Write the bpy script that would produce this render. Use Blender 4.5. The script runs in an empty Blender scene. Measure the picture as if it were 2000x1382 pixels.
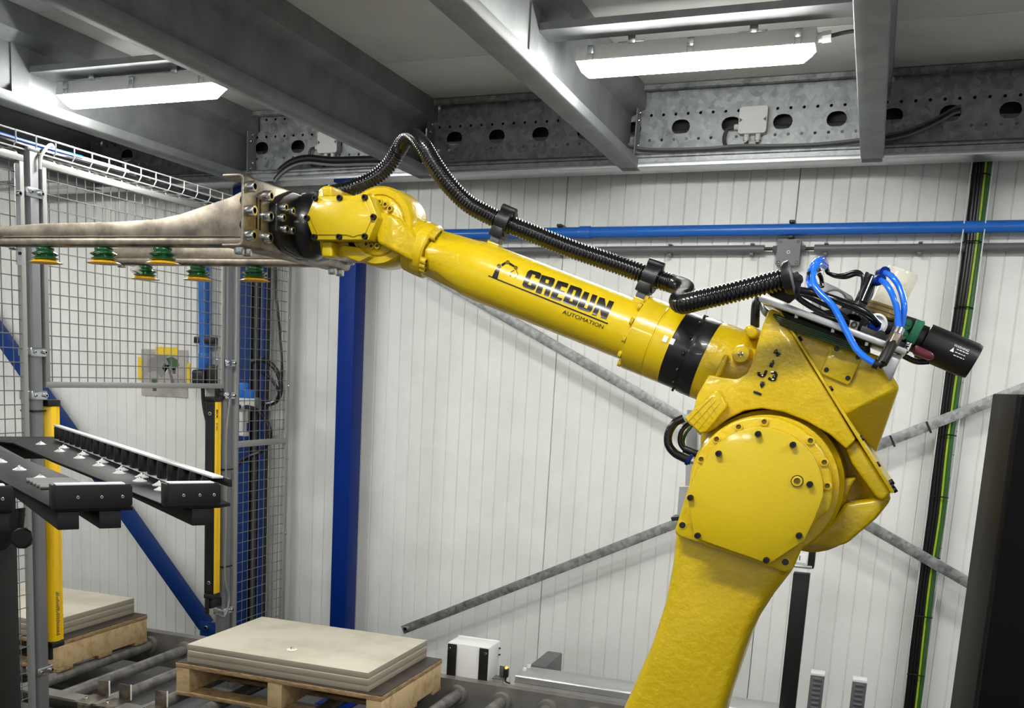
import bpy, bmesh, math, random
from mathutils import Vector, Matrix
random.seed(7)
V = Vector
sc = bpy.context.scene
col = sc.collection
PI = math.pi
H = 1.75                       # camera height above the floor

# ------------------------------------------------------------------ camera
FOC, PPX, PPY = 2094.055, 779.876, 1110.896      # focal length and optical centre in pixels (2000 x 1382 crop)
_r = V((0.170625, 0.406156, 0.0755435))
ROT = Matrix.Rotation(_r.length, 3, _r.normalized()) @ Matrix(((1, 0, 0), (0, 0, -1), (0, 1, 0)))
cam_d = bpy.data.cameras.new('camera')
cam = bpy.data.objects.new('camera', cam_d)
col.objects.link(cam)
cam_d.sensor_fit = 'HORIZONTAL'
cam_d.sensor_width = 36
cam_d.lens = FOC * 36 / 2000
cam_d.shift_x = (1000 - PPX) / 2000
cam_d.shift_y = (PPY - 691) / 2000
cam_d.clip_start = 0.05
_cx, _cy, _cz = ROT[0], ROT[1], ROT[2]
cam.matrix_world = Matrix(((_cx[0], -_cy[0], -_cz[0], 0), (_cx[1], -_cy[1], -_cz[1], 0), (_cx[2], -_cy[2], -_cz[2], H), (0, 0, 0, 1)))
sc.camera = cam

# ------------------------------------------------------------------ world, exposure
w = bpy.data.worlds.new('hall_ambient')
sc.world = w
w.use_nodes = True
w.node_tree.nodes['Background'].inputs[0].default_value = (0.93, 0.97, 1.0, 1)
w.node_tree.nodes['Background'].inputs[1].default_value = 0.36
sc.view_settings.view_transform = 'Standard'
sc.view_settings.look = 'None'
sc.view_settings.gamma = 1
sc.view_settings.use_curve_mapping = False
sc.view_settings.exposure = 0.54
LAMP = 56.0                    # diffuser emission of every ceiling luminaire
LAMP_W = 5.5                  # light sent down by the LED board behind each diffuser, in watts

# ------------------------------------------------------------------ measuring helpers (photo point -> place in the hall)
def ray(u, v):
    return ROT.transposed() @ V(((u - PPX) / FOC, (v - PPY) / FOC, 1))
def fY(u, v, Y):
    d = ray(u, v); d = d * (Y / d.y); return V((d.x, d.y, d.z + H))
def fX(u, v, X):
    d = ray(u, v); d = d * (X / d.x); return V((d.x, d.y, d.z + H))
def fZ(u, v, Z):
    d = ray(u, v); d = d * ((Z - H) / d.z); return V((d.x, d.y, d.z + H))

# ------------------------------------------------------------------ materials
def lin(c):
    return tuple(((x / 255) / 12.92 if x / 255 <= 0.04045 else ((x / 255 + 0.055) / 1.055) ** 2.4) for x in c)
def mat(name, rgb, rough=0.5, metal=0.0, bump=None, var=None, emit=None, trans=0.0, ior=1.45, alpha=1.0, coat=0.0, stretch=None, spec=0.5):
    m = bpy.data.materials.new(name); m.use_nodes = True
    nt = m.node_tree; b = nt.nodes['Principled BSDF']
    c = lin(rgb)
    b.inputs['Base Color'].default_value = (*c, 1)
    b.inputs['Roughness'].default_value = rough
    b.inputs['Metallic'].default_value = metal
    b.inputs['IOR'].default_value = ior
    b.inputs['Specular IOR Level'].default_value = spec
    b.inputs['Transmission Weight'].default_value = trans
    b.inputs['Alpha'].default_value = alpha
    b.inputs['Coat Weight'].default_value = coat
    b.inputs['Coat Roughness'].default_value = 0.08
    if emit:
        b.inputs['Emission Color'].default_value = (*lin(emit[0]), 1)
        b.inputs['Emission Strength'].default_value = emit[1]
    def coords(scale):
        tc = nt.nodes.new('ShaderNodeTexCoord'); mp = nt.nodes.new('ShaderNodeMapping')
        s = stretch or (1, 1, 1)
        mp.inputs['Scale'].default_value = (scale * s[0], scale * s[1], scale * s[2])
        nt.links.new(tc.outputs['Object'], mp.inputs['Vector'])
        return mp.outputs['Vector']
    if var:                    # (scale, other colour, contrast low, contrast high)
        n = nt.nodes.new('ShaderNodeTexNoise'); n.inputs['Scale'].default_value = 1; n.inputs['Detail'].default_value = 5
        n.inputs['Roughness'].default_value = 0.6
        nt.links.new(coords(var[0]), n.inputs['Vector'])
        rp = nt.nodes.new('ShaderNodeMapRange'); rp.inputs[1].default_value = var[2]; rp.inputs[2].default_value = var[3]
        nt.links.new(n.outputs['Fac'], rp.inputs[0])
        mx = nt.nodes.new('ShaderNodeMix'); mx.data_type = 'RGBA'
        mx.inputs[6].default_value = (*c, 1); mx.inputs[7].default_value = (*lin(var[1]), 1)
        nt.links.new(rp.outputs[0], mx.inputs[0]); nt.links.new(mx.outputs[2], b.inputs['Base Color'])
    if bump:                   # (scale, strength, distance)
        n2 = nt.nodes.new('ShaderNodeTexNoise'); n2.inputs['Scale'].default_value = 1; n2.inputs['Detail'].default_value = 3
        nt.links.new(coords(bump[0]), n2.inputs['Vector'])
        bp = nt.nodes.new('ShaderNodeBump'); bp.inputs['Strength'].default_value = bump[1]; bp.inputs['Distance'].default_value = bump[2]
        nt.links.new(n2.outputs['Fac'], bp.inputs['Height']); nt.links.new(bp.outputs['Normal'], b.inputs['Normal'])
    return m
def galv(name, rgb, rgb2, rough, scale):
    m = mat(name, rgb, rough, 0.75)
    nt = m.node_tree; b = nt.nodes['Principled BSDF']
    tc = nt.nodes.new('ShaderNodeTexCoord'); vo = nt.nodes.new('ShaderNodeTexVoronoi'); vo.inputs['Scale'].default_value = scale
    nz = nt.nodes.new('ShaderNodeTexNoise'); nz.inputs['Scale'].default_value = scale * 0.35; nz.inputs['Detail'].default_value = 6
    nt.links.new(tc.outputs['Object'], vo.inputs['Vector']); nt.links.new(tc.outputs['Object'], nz.inputs['Vector'])
    mth = nt.nodes.new('ShaderNodeMath'); mth.operation = 'MULTIPLY_ADD'; mth.inputs[1].default_value = 0.45
    sep = nt.nodes.new('ShaderNodeSeparateColor'); nt.links.new(vo.outputs['Color'], sep.inputs[0])
    nt.links.new(sep.outputs[0], mth.inputs[0]); nt.links.new(nz.outputs['Fac'], mth.inputs[2])
    rp = nt.nodes.new('ShaderNodeMapRange'); rp.inputs[1].default_value = 0.35; rp.inputs[2].default_value = 1.05
    nt.links.new(mth.outputs[0], rp.inputs[0])
    mx = nt.nodes.new('ShaderNodeMix'); mx.data_type = 'RGBA'
    mx.inputs[6].default_value = (*lin(rgb), 1); mx.inputs[7].default_value = (*lin(rgb2), 1)
    nt.links.new(rp.outputs[0], mx.inputs[0]); nt.links.new(mx.outputs[2], b.inputs['Base Color'])
    rr = nt.nodes.new('ShaderNodeMapRange'); rr.inputs[1].default_value = 0.2; rr.inputs[2].default_value = 1.2
    rr.inputs[3].default_value = rough - 0.1; rr.inputs[4].default_value = rough + 0.15
    nt.links.new(mth.outputs[0], rr.inputs[0]); nt.links.new(rr.outputs[0], b.inputs['Roughness'])
    return m
M = {}
M['cast'] = mat('cast_yellow_paint', (211, 181, 14), 0.30, bump=(70, 0.42, 0.005), var=(9, (202, 172, 12), 0.35, 0.7), coat=0.35)
M['yellow'] = mat('smooth_yellow_paint', (206, 178, 15), 0.36, bump=(160, 0.12, 0.002), coat=0.25)
M['tube_yellow'] = mat('arm_yellow_paint', (213, 183, 14), 0.26, bump=(120, 0.16, 0.002), coat=0.4)
M['blackp'] = mat('black_paint', (17, 17, 18), 0.32, bump=(110, 0.2, 0.002), coat=0.2)
M['black'] = mat('black_plastic', (20, 20, 21), 0.42)
M['blackm'] = mat('matt_black_steel', (13, 13, 14), 0.5)
M['rack'] = mat('black_powder_coat', (16, 16, 17), 0.45, var=(14, (30, 30, 30), 0.5, 0.8), spec=0.1)
M['wirez'] = mat('bright_zinc_wire', (214, 216, 215), 0.35, 0.35)
M['wirem'] = mat('grey_mesh_wire', (104, 105, 102), 0.45)
M['hose'] = mat('black_hose_plastic', (12, 12, 12), 0.22, coat=0.5)
M['rubber'] = mat('black_rubber', (15, 15, 15), 0.3)
M['galv'] = galv('galvanised_steel', (118, 122, 124), (168, 172, 172), 0.45, 45)
M['galvb'] = galv('galvanised_brace_steel', (112, 114, 114), (172, 175, 173), 0.5, 60)
M['galvd'] = mat('galvanised_beam_steel', (122, 125, 126), 0.6, 0.35, var=(7, (142, 145, 145), 0.35, 0.7))
M['zinc'] = mat('zinc_plated_steel', (205, 208, 210), 0.22, 1.0)
M['stain'] = mat('stainless_steel', (112, 105, 96), 0.42, 1.0, var=(18, (176, 165, 148), 0.36, 0.68), bump=(30, 0.05, 0.002))
M['brushed'] = mat('brushed_steel', (188, 184, 174), 0.3, 1.0, bump=(40, 0.06, 0.002))
M['roller'] = mat('worn_steel_roller', (150, 148, 143), 0.34, 0.5, var=(16, (112, 111, 108), 0.4, 0.65))
M['railm'] = mat('conveyor_rail_steel', (150, 147, 140), 0.42, 0.55, var=(8, (124, 122, 117), 0.4, 0.7))
M['alu'] = mat('aluminium', (206, 207, 207), 0.32, 0.9)
M['wall'] = mat('white_wall_panel', (229, 230, 226), 0.42, var=(3.2, (216, 217, 212), 0.42, 0.72), bump=(5, 0.05, 0.01))
M['ceil'] = mat('ceiling_board', (214, 213, 209), 0.5, var=(2.5, (200, 199, 195), 0.4, 0.7))
M['floor'] = mat('concrete_floor', (96, 95, 92), 0.55, var=(4, (74, 73, 71), 0.35, 0.7))
M['blue'] = mat('dark_blue_paint', (0, 37, 112), 0.5, spec=0.15)
M['navy'] = mat('navy_column_paint', (12, 48, 108), 0.5, spec=0.3)
M['pipe'] = mat('blue_pipe_paint', (38, 104, 190), 0.3)
M['tube'] = mat('blue_air_tube', (30, 116, 240), 0.18, coat=0.4)
M['fence'] = mat('grey_fence_paint', (140, 141, 138), 0.4)
M['fenced'] = mat('grey_post_paint', (112, 114, 116), 0.4)
M['conduit'] = mat('grey_conduit', (98, 99, 101), 0.42)
M['jbox'] = mat('dark_grey_box', (88, 89, 91), 0.4)
M['lgrey'] = mat('light_grey_plastic', (212, 213, 210), 0.42)
M['white'] = mat('white_sheet_metal', (232, 232, 230), 0.38)
M['cable'] = mat('grey_cable', (120, 121, 120), 0.45)
M['dcable'] = mat('dark_grey_cable', (62, 63, 64), 0.45)
M['gcable'] = mat('green_cable', (44, 92, 40), 0.4)
M['ycable'] = mat('yellow_green_cable', (150, 178, 44), 0.4)
M['wcable'] = mat('white_cable', (222, 222, 218), 0.4)
M['wood'] = mat('pale_pallet_wood', (206, 180, 136), 0.7, var=(7, (168, 138, 96), 0.46, 0.72), bump=(60, 0.15, 0.002), stretch=(1, 3, 3))
M['ply'] = mat('plywood_edge', (178, 148, 108), 0.75, var=(26, (120, 96, 66), 0.4, 0.7), stretch=(1, 1, 5))
M['deck'] = mat('dark_film_deck', (58, 52, 48), 0.45, var=(10, (78, 68, 58), 0.45, 0.7))
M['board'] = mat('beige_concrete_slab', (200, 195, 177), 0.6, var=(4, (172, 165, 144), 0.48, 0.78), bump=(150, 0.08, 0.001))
M['slabside'] = mat('slab_side_faces', (160, 153, 136), 0.7, bump=(150, 0.08, 0.001))  # darker beige for the upright faces of the slabs
M['olive'] = mat('shaded_socket_yellow', (96, 78, 10), 0.5)  # darker copy of the yellow, the sockets' shade put into the colour
M['sick'] = mat('sensor_yellow', (248, 200, 16), 0.35)
M['glassblk'] = mat('dark_sensor_window', (26, 27, 28), 0.08, coat=0.6)
M['bellows'] = mat('green_rubber', (16, 84, 44), 0.12, trans=0.25, coat=0.6)
M['amber'] = mat('amber_rubber', (232, 172, 26), 0.35)
M['clear'] = mat('clear_plastic', (240, 236, 214), 0.06, alpha=0.42)
M['cream'] = mat('filter_element', (236, 232, 214), 0.6)
M['mgrey'] = mat('mid_grey_housing', (150, 151, 152), 0.4)
M['dgreen'] = mat('dark_green_tube', (26, 52, 22), 0.35)
M['golden'] = mat('tinted_collar', (150, 122, 60), 0.12, alpha=0.75, coat=0.6)
M['green'] = mat('green_anodised', (36, 110, 74), 0.35, 0.2)
M['maroon'] = mat('maroon_plastic', (88, 20, 36), 0.35)
M['print'] = mat('black_print', (14, 14, 15), 0.24, coat=0.3)
M['wprint'] = mat('white_print', (235, 235, 235), 0.5)
M['gprint'] = mat('grey_print', (128, 128, 128), 0.5)
M['tape'] = mat('yellow_tape', (232, 200, 52), 0.4)
M['sleeve'] = mat('printed_photo_sheet', (176, 170, 164), 0.35, var=(9, (150, 146, 140), 0.4, 0.65))
M['lamp'] = mat('lit_diffuser', (255, 255, 255), 0.4, emit=((255, 254, 250), LAMP))
M['led'] = mat('orange_led', (255, 120, 30), 0.4, emit=((255, 120, 40), 5))
M['holed'] = mat('bolt_black', (20, 19, 17), 0.35, 0.3)
M['sky'] = mat('light_blue_plastic', (38, 120, 222), 0.3)
M['leaf'] = mat('printed_leaf_green', (62, 92, 50), 0.5)
M['cabinet'] = mat('charcoal_cabinet_paint', (24, 24, 25), 0.6, spec=0.12)
M['cabinetf'] = mat('black_cabinet_door', (4, 5, 7), 0.6, spec=0.1)

RT = H - 1.395                  # top of the conveyor rollers
# ------------------------------------------------------------------ building helpers
WM = {}
def world(o):
    return WM.get(o.name, Matrix.Identity(4))
def link(o, parent=None, Mw=None):
    col.objects.link(o)
    Mw = Mw if Mw is not None else Matrix.Identity(4)
    if parent is not None:
        o.parent = parent
        o.matrix_parent_inverse = world(parent).inverted()
    o.matrix_basis = Mw
    WM[o.name] = Mw
    return o
def tag(o, label, cat, group=None, kind=None):
    if label: o['label'] = label
    if cat: o['category'] = cat
    if group: o['group'] = group
    if kind: o['kind'] = kind
    return o
def thing(name, label, cat, loc=(0, 0, 0), group=None):
    o = bpy.data.objects.new(name, None); o.empty_display_size = 0.1
    link(o, None, Matrix.Translation(V(loc)))
    return tag(o, label, cat, group)
def finish(me, sharp=38, smooth=True):
    if smooth:
        me.polygons.foreach_set('use_smooth', [True] * len(me.polygons))
        me.set_sharp_from_angle(angle=math.radians(sharp))
def mesh(name, bm, m, bevel=0.0, seg=2, sharp=38, smooth=True, bang=25):
    bmesh.ops.recalc_face_normals(bm, faces=bm.faces)
    if bevel > 0:
        es = [e for e in bm.edges if len(e.link_faces) == 2 and e.calc_face_angle(0) > math.radians(bang)]
        bmesh.ops.bevel(bm, geom=es, offset=bevel, segments=seg, profile=0.5, affect='EDGES', clamp_overlap=True)
    me = bpy.data.meshes.new(name); bm.to_mesh(me); bm.free()
    if m: me.materials.append(M[m] if isinstance(m, str) else m)
    finish(me, sharp, smooth)
    return me
def obj(name, bm, m, parent=None, bevel=0.0, seg=2, sharp=38, smooth=True, Mw=None, label=None):
    o = bpy.data.objects.new(name, mesh(name, bm, m, bevel, seg, sharp, smooth))
    link(o, parent, Mw)
    if label: o['label'] = label
    return o
def inst(name, me, Mw, parent=None, label=None):
    o = bpy.data.objects.new(name, me); link(o, parent, Mw)
    if label: o['label'] = label
    return o
def B(): return bmesh.new()
def box(bm, a, b, Mx=None):
    (x0, y0, z0), (x1, y1, z1) = a, b
    P = [(x0, y0, z0), (x1, y0, z0), (x1, y1, z0), (x0, y1, z0), (x0, y0, z1), (x1, y0, z1), (x1, y1, z1), (x0, y1, z1)]
    vs = [bm.verts.new(Mx @ V(p) if Mx else V(p)) for p in P]
    for f in ((3, 2, 1, 0), (4, 5, 6, 7), (0, 1, 5, 4), (1, 2, 6, 5), (2, 3, 7, 6), (3, 0, 4, 7)):
        bm.faces.new([vs[i] for i in f])
    return bm
def frame(d, up=V((0, 0, 1))):
    d = d.normalized()
    if abs(d.dot(up)) > 0.98: up = V((0, 1, 0))
    x = up.cross(d).normalized(); y = d.cross(x)
    return x, y, d
def axisM(p, d, up=V((0, 0, 1)), s=1.0, sz=None):
    x, y, z = frame(V(d), up)
    sz = s if sz is None else sz
    return Matrix(((x.x * s, y.x * s, z.x * sz, p[0]), (x.y * s, y.y * s, z.y * sz, p[1]), (x.z * s, y.z * s, z.z * sz, p[2]), (0, 0, 0, 1)))
def lathe(bm, p, d, prof, seg=24, cap0=True, cap1=True):
    x, y, z = frame(V(d)); p = V(p); rings = []
    for t, r in prof:
        rings.append([bm.verts.new(p + z * t + (x * math.cos(2 * PI * k / seg) + y * math.sin(2 * PI * k / seg)) * r) for k in range(seg)])
    for a, b in zip(rings, rings[1:]):
        for k in range(seg): bm.faces.new((a[k], a[(k + 1) % seg], b[(k + 1) % seg], b[k]))
    if cap0: bm.faces.new(rings[0][::-1])
    if cap1: bm.faces.new(rings[-1])
    return bm
def cyl(bm, a, b, r, seg=12, r2=None):
    a, b = V(a), V(b); L = (b - a).length
    return lathe(bm, a, b - a, [(0, r), (L, r if r2 is None else r2)], seg)
def spline(pts, n=8):
    pts = [V(p) for p in pts]; out = []
    Q = [pts[0] * 2 - pts[1]] + pts + [pts[-1] * 2 - pts[-2]]
    for i in range(1, len(Q) - 2):
        a, b, c, d = Q[i - 1:i + 3]
        for k in range(n):
            t = k / n
            out.append(0.5 * ((2 * b) + (c - a) * t + (2 * a - 5 * b + 4 * c - d) * t * t + (3 * b - a - 3 * c + d) * t ** 3))
    out.append(pts[-1]); return out
def resample(P, step):
    out = [P[0]]; acc = 0.0
    for a, b in zip(P, P[1:]):
        L = (b - a).length
        while L > 0 and acc + L >= step:
            t = (step - acc) / L; a = a + (b - a) * t; out.append(a.copy()); L = (b - a).length; acc = 0.0
        acc += L
    return out
def tube(bm, P, r, seg=8, cap=True):
    P = [V(p) for p in P]
    rr = r if callable(r) else (lambda i: r)
    T = [(P[min(i + 1, len(P) - 1)] - P[max(i - 1, 0)]).normalized() for i in range(len(P))]
    x, y, _ = frame(T[0]); rings = []
    for i, p in enumerate(P):
        x = (x - T[i] * x.dot(T[i])).normalized(); y = T[i].cross(x)
        rings.append([bm.verts.new(p + (x * math.cos(2 * PI * k / seg) + y * math.sin(2 * PI * k / seg)) * rr(i)) for k in range(seg)])
    for a, b in zip(rings, rings[1:]):
        for k in range(seg): bm.faces.new((a[k], a[(k + 1) % seg], b[(k + 1) % seg], b[k]))
    if cap: bm.faces.new(rings[0][::-1]); bm.faces.new(rings[-1])
    return bm
def prism(bm, pts, off):
    off = V(off); A = [bm.verts.new(V(p)) for p in pts]; Bv = [bm.verts.new(V(p) + off) for p in pts]
    n = len(A); bm.faces.new(A); bm.faces.new(Bv[::-1])
    for i in range(n): bm.faces.new((A[i], A[(i + 1) % n], Bv[(i + 1) % n], Bv[i]))
    return bm
def ppx(bm, pts, Y0, Y1):      # outline measured in the photo on the plane Y0, extruded to Y1
    return prism(bm, [fY(u, v, Y0) for u, v in pts], (0, Y1 - Y0, 0))
def hull(bm, pts):
    vs = [bm.verts.new(V(p)) for p in pts]
    r = bmesh.ops.convex_hull(bm, input=vs)
    bad = [g for g in r['geom_interior'] if isinstance(g, bmesh.types.BMVert)]
    if bad: bmesh.ops.delete(bm, geom=bad, context='VERTS')
    bmesh.ops.dissolve_limit(bm, angle_limit=math.radians(1.5), verts=bm.verts[:], edges=bm.edges[:])
    return bm
def strip(pts, t):             # closed outline of a bent sheet of thickness t
    P = [V((p[0], p[1])) for p in pts]; L = []
    for i, p in enumerate(P):
        d0 = (p - P[i - 1]).normalized() if i else (P[1] - p).normalized()
        d1 = (P[i + 1] - p).normalized() if i < len(P) - 1 else d0
        n0, n1 = V((-d0.y, d0.x)), V((-d1.y, d1.x)); nn = (n0 + n1); nn = nn / max(0.4, nn.dot(n0))
        L.append(p + nn * t)
    return [tuple(p) for p in P] + [tuple(p) for p in L[::-1]]
def flat(loops, thick=0.0, bevel=0.0):   # filled 2D shape with holes -> mesh in XY
    cu = bpy.data.curves.new('shape', 'CURVE'); cu.dimensions = '2D'; cu.fill_mode = 'BOTH'; cu.extrude = thick / 2
    cu.bevel_depth = bevel
    for lp in loops:
        s = cu.splines.new('POLY'); s.points.add(len(lp) - 1); s.use_cyclic_u = True
        for q, p in zip(s.points, lp): q.co = (p[0], p[1], 0, 1)
    o = bpy.data.objects.new('shape', cu); col.objects.link(o)
    dg = bpy.context.evaluated_depsgraph_get()
    me = bpy.data.meshes.new_from_object(o.evaluated_get(dg))
    bpy.data.objects.remove(o); bpy.data.curves.remove(cu)
    return me
def text_mesh(body, size=1.0, extrude=0.0, bold=0.0, align='LEFT'):
    cu = bpy.data.curves.new('letters', 'FONT'); cu.body = body; cu.size = size; cu.extrude = extrude; cu.offset = bold; cu.align_x = align
    cu.resolution_u = 3
    o = bpy.data.objects.new('letters', cu); col.objects.link(o)
    dg = bpy.context.evaluated_depsgraph_get()
    me = bpy.data.meshes.new_from_object(o.evaluated_get(dg))
    bpy.data.objects.remove(o); bpy.data.curves.remove(cu)
    return me
def circ(cx, cy, r, n=12, ry=None, ph=0.0):
    return [(cx + r * math.cos(2 * PI * k / n + ph), cy + (ry or r) * math.sin(2 * PI * k / n + ph)) for k in range(n)]
def oval(cx, cy, hw, hh, n=6):
    out = []
    for k in range(n + 1): a = -PI / 2 + PI * k / n; out.append((cx + hw - hh + hh * math.cos(a), cy + hh * math.sin(a)))
    for k in range(n + 1): a = PI / 2 + PI * k / n; out.append((cx - hw + hh + hh * math.cos(a), cy + hh * math.sin(a)))
    return out
def rrect(x0, y0, x1, y1, r, n=4):
    out = []
    for cx, cy, a0 in ((x1 - r, y1 - r, 0), (x0 + r, y1 - r, 90), (x0 + r, y0 + r, 180), (x1 - r, y0 + r, 270)):
        for k in range(n + 1):
            a = math.radians(a0 + 90 * k / n); out.append((cx + r * math.cos(a), cy + r * math.sin(a)))
    return out
def setmat(me, m):
    me.materials.clear(); me.materials.append(M[m]); return me
def rbox(name, a, b, m, parent=None, bevel=0.004, Mx=None, **k):
    return obj(name, box(B(), a, b, Mx), m, parent, bevel, **k)
def socket_bolt(name, m, hh=1.0, rec='print'):   # unit socket head: radius 1, height hh, along +Z
    bm = B()
    seg = 12
    def ring(r, z, n=seg): return [bm.verts.new((r * math.cos(2 * PI * k / n), r * math.sin(2 * PI * k / n), z)) for k in range(n)]
    R = [ring(1, 0), ring(1, hh * 0.88), ring(0.9, hh), ring(0.55, hh), ring(0.5, hh * 0.45)]
    for a, b in zip(R, R[1:]):
        for k in range(seg): bm.faces.new((a[k], a[(k + 1) % seg], b[(k + 1) % seg], b[k]))
    bm.faces.new(R[-1]); bm.faces.new(R[0][::-1])
    for f in bm.faces:
        if all(v.co.x ** 2 + v.co.y ** 2 < 0.31 for v in f.verts): f.material_index = 1
    me = mesh(name, bm, m, sharp=50); me.materials.append(M[rec]); return me
BOLT = socket_bolt('bolt_black', 'blackm'); BOLTZ = socket_bolt('bolt_zinc', 'zinc'); BOLTY = socket_bolt('bolt_yellow', 'cast', rec='olive')
def bolt(parent, p, d, r, h, me=None, name='bolt'):
    return inst(name, me or BOLT, axisM(p, d, s=r, sz=h), parent)

# ================================================================== the hall
def struct(o): o['kind'] = 'structure'; return o
struct(rbox('floor', (-7.2, -4, -0.1), (4, 5.3, 0), 'floor', bevel=0))
WALL_Y = 5.15
CEIL = H + 1.25
# sandwich panels with fine vertical grooves
PW, JX = 1.032, -1.419
def panel_mesh():
    pts = []; n = 15; p = PW / n; g = 0.004
    pts.append((0.001, 0.006)); pts.append((0.003, 0))
    for k in range(1, n):
        x = k * p; pts += [(x - g, 0), (x, 0.0055), (x + g, 0)]
    pts += [(PW - 0.003, 0), (PW - 0.001, 0.006), (PW - 0.001, 0.06), (0.001, 0.06)]
    bm = B(); prism(bm, [(x, y, 0) for x, y in pts], (0, 0, CEIL))
    return mesh('panel', bm, 'wall', smooth=False)
pm = panel_mesh()
wall = bpy.data.objects.new('wall_back', mesh('wall_back', box(B(), (-7.2, WALL_Y + 0.05, 0), (4, WALL_Y + 0.12, CEIL)), 'wall', smooth=False))
struct(link(wall))
for k in range(-5, 5):
    inst('panel', pm, Matrix.Translation((JX + k * PW, WALL_Y, 0)), wall)
# ceiling boards
ceil = bpy.data.objects.new('ceiling', mesh('ceiling', box(B(), (-7.2, -4, CEIL + 0.02), (4, 5.3, CEIL + 0.1)), 'ceil', smooth=False))
struct(link(ceil))
ys = [-4, -2.08, -1.13, -0.2, 0.6, 1.52, 2.45, 3.35, 4.29, 5.15]
for i, (a, b) in enumerate(zip(ys, ys[1:])):
    rbox('ceiling_board', (-7.2, a + 0.002, CEIL), (4, b - 0.002, CEIL + 0.018), 'ceil', ceil, bevel=0.0015)
# far side walls of the hall
wl = rbox('wall_left', (-7.3, -4, 0), (-7.2, 5.3, CEIL), 'wall', bevel=0); struct(wl)

# ------------------------------------------------------------------ sigma floor beams under the ceiling
BZ = H + 0.909
def sigma_mesh():
    w_, h = 0.085, CEIL - BZ
    prof = [(w_, 0.036), (w_, 0.004), (w_ - 0.004, 0), (0.004, 0), (0, 0.004), (0, 0.06), (0.022, 0.085), (0.022, h - 0.115), (w_ * 0.95, h - 0.085), (w_ * 0.95, h - 0.004), (0.0, h - 0.003)]
    out = strip(prof, -0.003)
    bm = B(); prism(bm, [(x, -3.2, z) for x, z in out], (0, 3.2 + 4.93, 0))
    return mesh('beam_section', bm, 'galvd', sharp=50)
sm = sigma_mesh()
cleat_m = mesh('cleat', box(B(), (0.06, 4.86, 0.02), (0.065, 4.938, 0.30)), 'galvd', smooth=False)
blabels = {-4.025: 'galvanised ceiling beam at the far left edge, mostly in shadow', -3.055: 'galvanised ceiling beam left of the left light fitting',
           -2.085: 'dark galvanised ceiling beam between the two light fittings, nearest the left fitting', -1.115: 'pale galvanised ceiling beam left of the right light fitting',
           -0.143: 'galvanised ceiling beam right of the right light fitting', 0.83: 'galvanised ceiling beam at the far right of the ceiling'}
for x, lb in blabels.items():
    t = thing('ceiling_beam', lb, 'beam', (x, 4.93, BZ), 'galvanised ceiling beams')
    T = Matrix.Translation((x, 0, BZ))
    inst('beam_section', sm, T, t)
    inst('cleat', cleat_m, T, t)
    for z in (0.07, 0.10, 0.20, 0.235):
        bolt(t, (x + 0.065, 4.885 + (0.018 if z in (0.10, 0.235) else 0), BZ + z), (1, 0, 0), 0.007, 0.008, BOLTZ)

# ------------------------------------------------------------------ perforated edge beam
t = thing('perforated_edge_beam', 'perforated galvanised edge beam with oval holes under the ceiling along the wall', 'beam', (-1, 4.95, BZ))
z0, z1 = BZ + 0.03, CEIL - 0.012
x0, x1 = -4.6, 1.9
holes = []
k0 = -0.878
x = k0 - 0.2085 * 17
while x < x1 - 0.1:
    holes.append(oval(x, H + 1.087, 0.039, 0.0305)); x += 0.2085
x = -1.06 - 0.05213 * 66
while x < x1 - 0.05:
    holes.append(circ(x, H + 1.1405, 0.0065, 8)); holes.append(circ(x, H + 1.037, 0.0065, 8))
    if -3.6 < x < -2.0: holes.append(circ(x, H + 1.222, 0.0065, 8))
    x += 0.05213
me = setmat(flat([[(x0, z0), (x1, z0), (x1, z1), (x0, z1)]] + holes, 0.003), 'galv')
inst('web', me, Matrix(((1, 0, 0, 0), (0, 0, -1, 4.95), (0, 1, 0, 0), (0, 0, 0, 1))), t)
bm = B()
lo = strip([(4.95, BZ + 0.035), (4.95, BZ + 0.024), (4.855, BZ + 0.020), (4.853, BZ + 0.036)], 0.003)
prism(bm, [(x0, a, b) for a, b in lo], (x1 - x0, 0, 0)); obj('bottom_flange', bm, 'galv', t, smooth=False)
bm = B(); cyl(bm, (x0, 4.868, BZ + 0.046), (x1, 4.868, BZ + 0.046), 0.012, 12); obj('edge_tube', bm, 'galv', t)
bm = B()
up = strip([(4.95, CEIL - 0.012), (4.95, CEIL - 0.003), (4.872, CEIL - 0.003), (4.870, CEIL - 0.022), (4.88, CEIL - 0.028)], 0.003)
prism(bm, [(x0, a, b) for a, b in up], (x1 - x0, 0, 0)); obj('top_flange', bm, 'galv', t, smooth=False)
rbox('trim_strip', (x0, 4.85, BZ), (x1, 5.0, BZ + 0.018), 'alu', t, 0.002)
rbox('back_plate', (x0, 5.05, H + 1.098), (x1, 5.06, CEIL), 'blackm', t, 0)  # dark sheet put in for the shadow behind the upper part of the holes
for u, v in ((663, 317), (680, 317.5), (699, 317.5), (717, 317.5)):
    p = fY(u, v, 4.948); bolt(t, (p.x, 4.948, p.z), (0, -1, 0), 0.008, 0.008, BOLTZ)

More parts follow.
